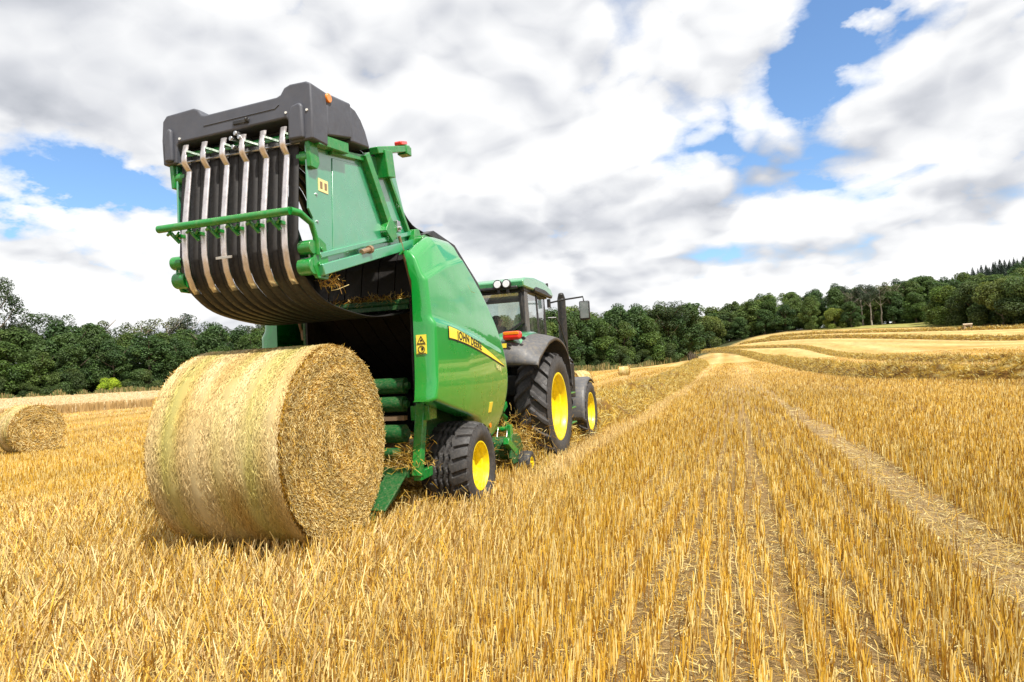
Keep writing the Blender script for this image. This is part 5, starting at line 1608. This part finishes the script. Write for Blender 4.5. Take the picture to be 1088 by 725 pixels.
# ------------------------------------------------------------------ driver
def driver():
    root = empty('person', (BX + .05, 11.62, 1.67))
    tag(root, 'driver in a green short-sleeved shirt sitting in the tractor cab', 'person')
    def skin(name, verts, edges, mat, parent, lvl=2):
        me = bpy.data.meshes.new(name); me.from_pydata([v[:3] for v in verts], edges, [])
        o = link(name, me, mat, parent)
        bm = bmesh.new(); bm.from_mesh(me); bm.verts.layers.skin.verify(); bm.to_mesh(me); bm.free()
        for i, v in enumerate(verts):
            r = v[3]; rr = r if isinstance(r, tuple) else (r, r)
            me.skin_vertices[0].data[i].radius = rr
            me.skin_vertices[0].data[i].use_root = (i == 0)
        sk = o.modifiers.new('skin', 'SKIN'); sk.use_smooth_shade = True
        sb = o.modifiers.new('sub', 'SUBSURF'); sb.levels = lvl; sb.render_levels = lvl
        return o
    # pelvis at the seat, turned a little to the right, right forearm reaching back along the armrest
    body = [(0, 0, .08, (.15, .12)), (.0, -.03, .28, (.15, .11)), (.02, -.03, .46, (.17, .12)), (.02, -.01, .56, (.08, .07)), (.03, .02, .64, (.055, .055)), (.035, .04, .74, (.085, .10)), (.035, .045, .84, (.075, .09)),
            (.23, -.02, .50, .062), (.36, -.12, .28, .048), (.46, .12, .22, .040), (.50, .22, .23, .034),
            (-.20, .0, .50, .062), (-.27, .14, .27, .048), (-.10, .40, .30, .038), (-.05, .48, .32, .034),
            (.10, .10, .06, .09), (.14, .46, .06, .075), (.15, .52, -.34, .055), (.16, .62, -.38, .05),
            (-.10, .10, .06, .09), (-.14, .46, .06, .075), (-.15, .52, -.34, .055), (-.16, .62, -.38, .05)]
    ed = [(0, 1), (1, 2), (2, 3), (3, 4), (4, 5), (5, 6), (2, 7), (7, 8), (8, 9), (9, 10), (2, 11), (11, 12), (12, 13), (13, 14), (0, 15), (15, 16), (16, 17), (17, 18), (0, 19), (19, 20), (20, 21), (21, 22)]
    skin('body', body, ed, M['skin'], root)
    k = 1.16
    sh = [(0, 0, .10, (.15 * k, .125 * k)), (0, -.03, .28, (.15 * k, .115 * k)), (.02, -.03, .46, (.17 * k, .125 * k)), (.02, -.01, .55, (.085, .08)), (.23, -.02, .50, .078), (.31, -.08, .37, .072), (-.20, 0, .50, .078), (-.245, .09, .36, .072)]
    skin('shirt', sh, [(0, 1), (1, 2), (2, 3), (2, 4), (4, 5), (2, 6), (6, 7)], M['shirt'], root)
    tr = [(0, 0, .07, (.165, .14)), (.10, .10, .06, .105), (.14, .46, .06, .09), (.15, .52, -.30, .07), (-.10, .10, .06, .105), (-.14, .46, .06, .09), (-.15, .52, -.30, .07)]
    skin('trousers', tr, [(0, 1), (1, 2), (2, 3), (0, 4), (4, 5), (5, 6)], M['trousers'], root)
    hair = [(.035, .02, .86, (.085, .10)), (.035, -.01, .80, (.08, .07))]
    skin('hair', hair, [(0, 1)], M['hair'], root)
    # hands: palm and five bent fingers each
    for hx, hy, hz, d in ((.50, .22, .23, 1), (-.05, .48, .32, -1)):
        vs = [(hx, hy, hz, (.038, .02)), (hx + .004 * d, hy + .07, hz - .004, (.04, .016))]; es = [(0, 1)]
        for f in range(4):
            b = len(vs); ox = (-.027 + .018 * f) * d; L = (.045, .052, .048, .036)[f]
            vs += [(hx + ox, hy + .085, hz - .004, .010), (hx + ox * 1.1, hy + .085 + L * .7, hz - .014, .009), (hx + ox * 1.1, hy + .085 + L * 1.2, hz - .045, .008)]
            es += [(1, b), (b, b + 1), (b + 1, b + 2)]
        b = len(vs); vs += [(hx - .045 * d, hy + .04, hz - .008, .012), (hx - .058 * d, hy + .085, hz - .02, .010)]; es += [(0, b), (b, b + 1)]
        skin('hand', vs, es, M['skin'], root, 1)
    # face
    q = MB(); q.cyl((.035, .13, .775), (.035, .155, .755), .012, 8, r2=.018); q.build('nose', M['skin'], root)
    q = MB()
    for dx in (-.033, .033): q.cyl((.035 + dx, .122, .795), (.035 + dx, .130, .795), .012, 10)
    q.build('eyes', M['ink'], root)
    q = MB(); q.box((.035, .128, .715), (.045, .008, .010)); q.build('mouth', M['red'], root)
    q = MB()
    for dx in (-.088, .088): q.cyl((.035 + dx - .006, .035, .78), (.035 + dx + .006, .035, .78), .026, 12)
    q.build('ears', M['skin'], root)
driver()

# ------------------------------------------------------------------ sky and light
SUN_EL, SUN_AZ = math.radians(57), math.radians(126)      # azimuth clockwise from +Y
def build_world():
    w = bpy.data.worlds.new('World'); scene.world = w; w.use_nodes = True
    nt = w.node_tree; nt.nodes.clear(); h = NT(nt)
    out = h.n('ShaderNodeOutputWorld')
    sky = h.n('ShaderNodeTexSky'); sky.sky_type = 'NISHITA'; sky.sun_disc = False
    sky.sun_elevation = SUN_EL; sky.sun_rotation = SUN_AZ; sky.air_density = 1.0; sky.dust_density = 0.6; sky.ozone_density = 1.5
    bg = h.n('ShaderNodeBackground'); bg.inputs[1].default_value = 0.13
    h.l(h.mix(1.0, sky.outputs[0], (0.80, 0.97, 1.12), 'MULTIPLY'), bg.inputs[0])
    tc = h.n('ShaderNodeTexCoord').outputs['Generated']
    sep = h.n('ShaderNodeSeparateXYZ'); h.l(tc, sep.inputs[0])
    X, Y, Z = sep.outputs
    def plane(dz):
        zz = h.math('ADD', h.math('MAXIMUM', Z, 0.0), 0.34 + dz)
        cb = h.n('ShaderNodeCombineXYZ')
        h.l(h.math('ADD', h.math('DIVIDE', X, zz), SKY_SEED[0]), cb.inputs[0]); h.l(h.math('ADD', h.math('DIVIDE', Y, zz), SKY_SEED[1]), cb.inputs[1])
        cb.inputs[2].default_value = SKY_SEED[2]
        return cb.outputs[0]
    def density(P, fine):
        nb = h.noise(P, 1.5, 3, 0.5, 0.0)
        warp = h.n('ShaderNodeVectorMath'); warp.operation = 'ADD'
        nz = h.n('ShaderNodeTexNoise'); nz.inputs['Scale'].default_value = 3.0; nz.inputs['Detail'].default_value = 2; nz.noise_dimensions = '2D'
        h.l(P, nz.inputs['Vector'])
        sc = h.n('ShaderNodeVectorMath'); sc.operation = 'SCALE'; sc.inputs['Scale'].default_value = 0.22; h.l(nz.outputs['Color'], sc.inputs[0])
        h.l(P, warp.inputs[0]); h.l(sc.outputs[0], warp.inputs[1])
        v = h.n('ShaderNodeTexVoronoi'); v.feature = 'F1'; v.inputs['Scale'].default_value = 3.6
        v.voronoi_dimensions = '2D'; v.inputs['Detail'].default_value = 2; v.inputs['Roughness'].default_value = 0.55; v.inputs['Lacunarity'].default_value = 2.1
        h.l(warp.outputs[0], v.inputs['Vector'])
        puff = h.math('SUBTRACT', 0.72, v.outputs['Distance'])
        return h.math('ADD', h.math('MULTIPLY', nb, 0.85), h.math('MULTIPLY', puff, 0.34))
    P0 = plane(0.0); P1 = plane(0.055)
    C0 = density(P0, False); C1 = density(P1, False); fine = h.noise(P0, 8.0, 9, 0.66)
    N0 = h.math('ADD', C0, h.math('MULTIPLY', fine, 0.30))
    # where the clouds part and where they are heavy, in azimuth (deg) and elevation (deg)
    az = h.math('MULTIPLY', h.math('ARCTAN2', X, Y), 57.2958)
    el = h.math('MULTIPLY', h.math('ARCSINE', Z), 57.2958)
    wob = h.math('MULTIPLY', h.math('SUBTRACT', h.noise(P0, 3.2, 6, 0.6), 0.5), 22.0)
    az2 = h.math('ADD', az, wob); el2 = h.math('ADD', el, h.math('MULTIPLY', wob, 0.6))
    def blob(a, e, sa, se, amp, tilt=0.0):
        da = h.math('SUBTRACT', az2, a); de = h.math('SUBTRACT', el2, e)
        if tilt: de = h.math('SUBTRACT', de, h.math('MULTIPLY', da, tilt))
        da = h.math('DIVIDE', da, sa); de = h.math('DIVIDE', de, se)
        s = h.math('ADD', h.math('MULTIPLY', da, da), h.math('MULTIPLY', de, de))
        return h.math('MULTIPLY', h.math('EXPONENT', h.math('MULTIPLY', s, -1.0)), amp)
    gaps = h.math('ADD', 0.0, 0.0)
    for b in GAPS: gaps = h.math('ADD', gaps, blob(b[0], b[1], b[2] * 1.15, b[3] * 1.15, b[4] * 0.9, b[5]))
    darks = h.math('ADD', 0.0, 0.0)
    for b in DARKS: darks = h.math('ADD', darks, blob(b[0], b[1], b[2] * 1.2, b[3] * 1.2, b[4] * 0.85, b[5]))
    cov = h.math('SUBTRACT', h.math('ADD', N0, COVER), gaps)
    alpha = h.ramp(cov, [(0.42, 0.0), (0.49, 0.58), (0.59, 1.0)])
    # lit tops, grey undersides
    lit = h.math('ADD', h.math('MULTIPLY', h.math('SUBTRACT', C0, C1), 1.7), h.math('MULTIPLY', h.math('SUBTRACT', fine, 0.5), 0.32))
    thick = h.math('MULTIPLY', h.math('MAXIMUM', h.math('SUBTRACT', cov, 0.70), 0.0), 0.7)
    sh = h.math('SUBTRACT', h.math('SUBTRACT', h.math('ADD', lit, 0.74), thick), darks)
    sh = h.math('ADD', sh, h.math('MULTIPLY', h.math('EXPONENT', h.math('MULTIPLY', el, -0.10)), 0.16))
    cc = h.ramp(sh, [(0.08, (0.50, 0.53, 0.59)), (0.42, (0.76, 0.78, 0.83)), (0.66, (1.0, 1.01, 1.03)), (0.9, (1.2, 1.2, 1.2))])
    bc = h.n('ShaderNodeBackground'); bc.inputs[1].default_value = CLOUD_STRENGTH
    h.l(cc, bc.inputs[0])
    mx = h.n('ShaderNodeMixShader'); h.l(alpha, mx.inputs[0]); h.l(bg.outputs[0], mx.inputs[1]); h.l(bc.outputs[0], mx.inputs[2])
    h.l(mx.outputs[0], out.inputs[0])
    w.cycles.sampling_method = 'MANUAL'; w.cycles.sample_map_resolution = 1024

def px_dir(px, py):
    d = fw * 725 + rt * (px - 544) - up * (py - 362.5); d.normalize()
    return math.degrees(math.atan2(d.x, d.y)), math.degrees(math.asin(d.z))
def B(px, py, sa, se, amp, tilt=0.0):
    a, e = px_dir(px, py); return (a, e, sa, se, amp, tilt)
GAPS = [B(880, 55, 3.2, 5.0, .30), B(905, 15, 3, 3, .2), B(790, 128, 6.5, 2.2, .30, .35), B(730, 175, 6, 2.0, .22), B(620, 165, 3.0, 1.5, .16), B(580, 160, 3, 1.2, .14),
        B(60, 185, 8, 1.9, .30), B(150, 205, 5, 1.4, .20), B(1010, 12, 3, 1.6, .16), B(980, 200, 12, 1.2, .20, .2), B(850, 210, 6, 1.3, .18), B(645, 195, 2.5, 1.6, .18),
        B(465, 235, 5, 1.0, .14), B(60, 300, 10, 0.7, .12)]
DARKS = [B(70, 40, 9, 5, .26), B(300, 55, 9, 3.5, .14), B(620, 30, 9, 4, .18), B(560, 235, 6.0, 1.7, .26), B(440, 210, 3, 2, .12), B(960, 140, 10, 2.6, .2, .2), B(660, 190, 5, 1.6, .13), B(820, 180, 7, 1.6, .20, .15),
         B(610, 272, 3.2, 0.8, .3), B(780, 215, 6, 1.2, .16), B(50, 105, 4, 1.5, .2), B(1040, 60, 6, 5, .12)]
CLOUD_STRENGTH = 0.66
SKY_SEED = (3.1, 1.7, 0.4); COVER = 0.19
build_world()

sd = bpy.data.lights.new('sun', 'SUN'); sd.energy = 5.0; sd.angle = math.radians(1.2); sd.color = (1.0, 0.95, 0.87)
so = bpy.data.objects.new('sun', sd); COL.objects.link(so)
sv = Vector((math.sin(SUN_AZ) * math.cos(SUN_EL), math.cos(SUN_AZ) * math.cos(SUN_EL), math.sin(SUN_EL)))
so.rotation_euler = (-sv).to_track_quat('-Z', 'Y').to_euler()

vs = scene.view_settings
vs.view_transform = 'Standard'; vs.look = 'None'; vs.gamma = 1.0; vs.exposure = 0.5; vs.use_curve_mapping = False
scene.display_settings.display_device = 'sRGB'
scene.render.engine = 'CYCLES'
scene.cycles.use_denoising = True
scene.cycles.max_bounces = 8; scene.cycles.diffuse_bounces = 3; scene.cycles.glossy_bounces = 3; scene.cycles.transparent_max_bounces = 12; scene.cycles.transmission_bounces = 4
scene.cycles.sample_clamp_indirect = 6
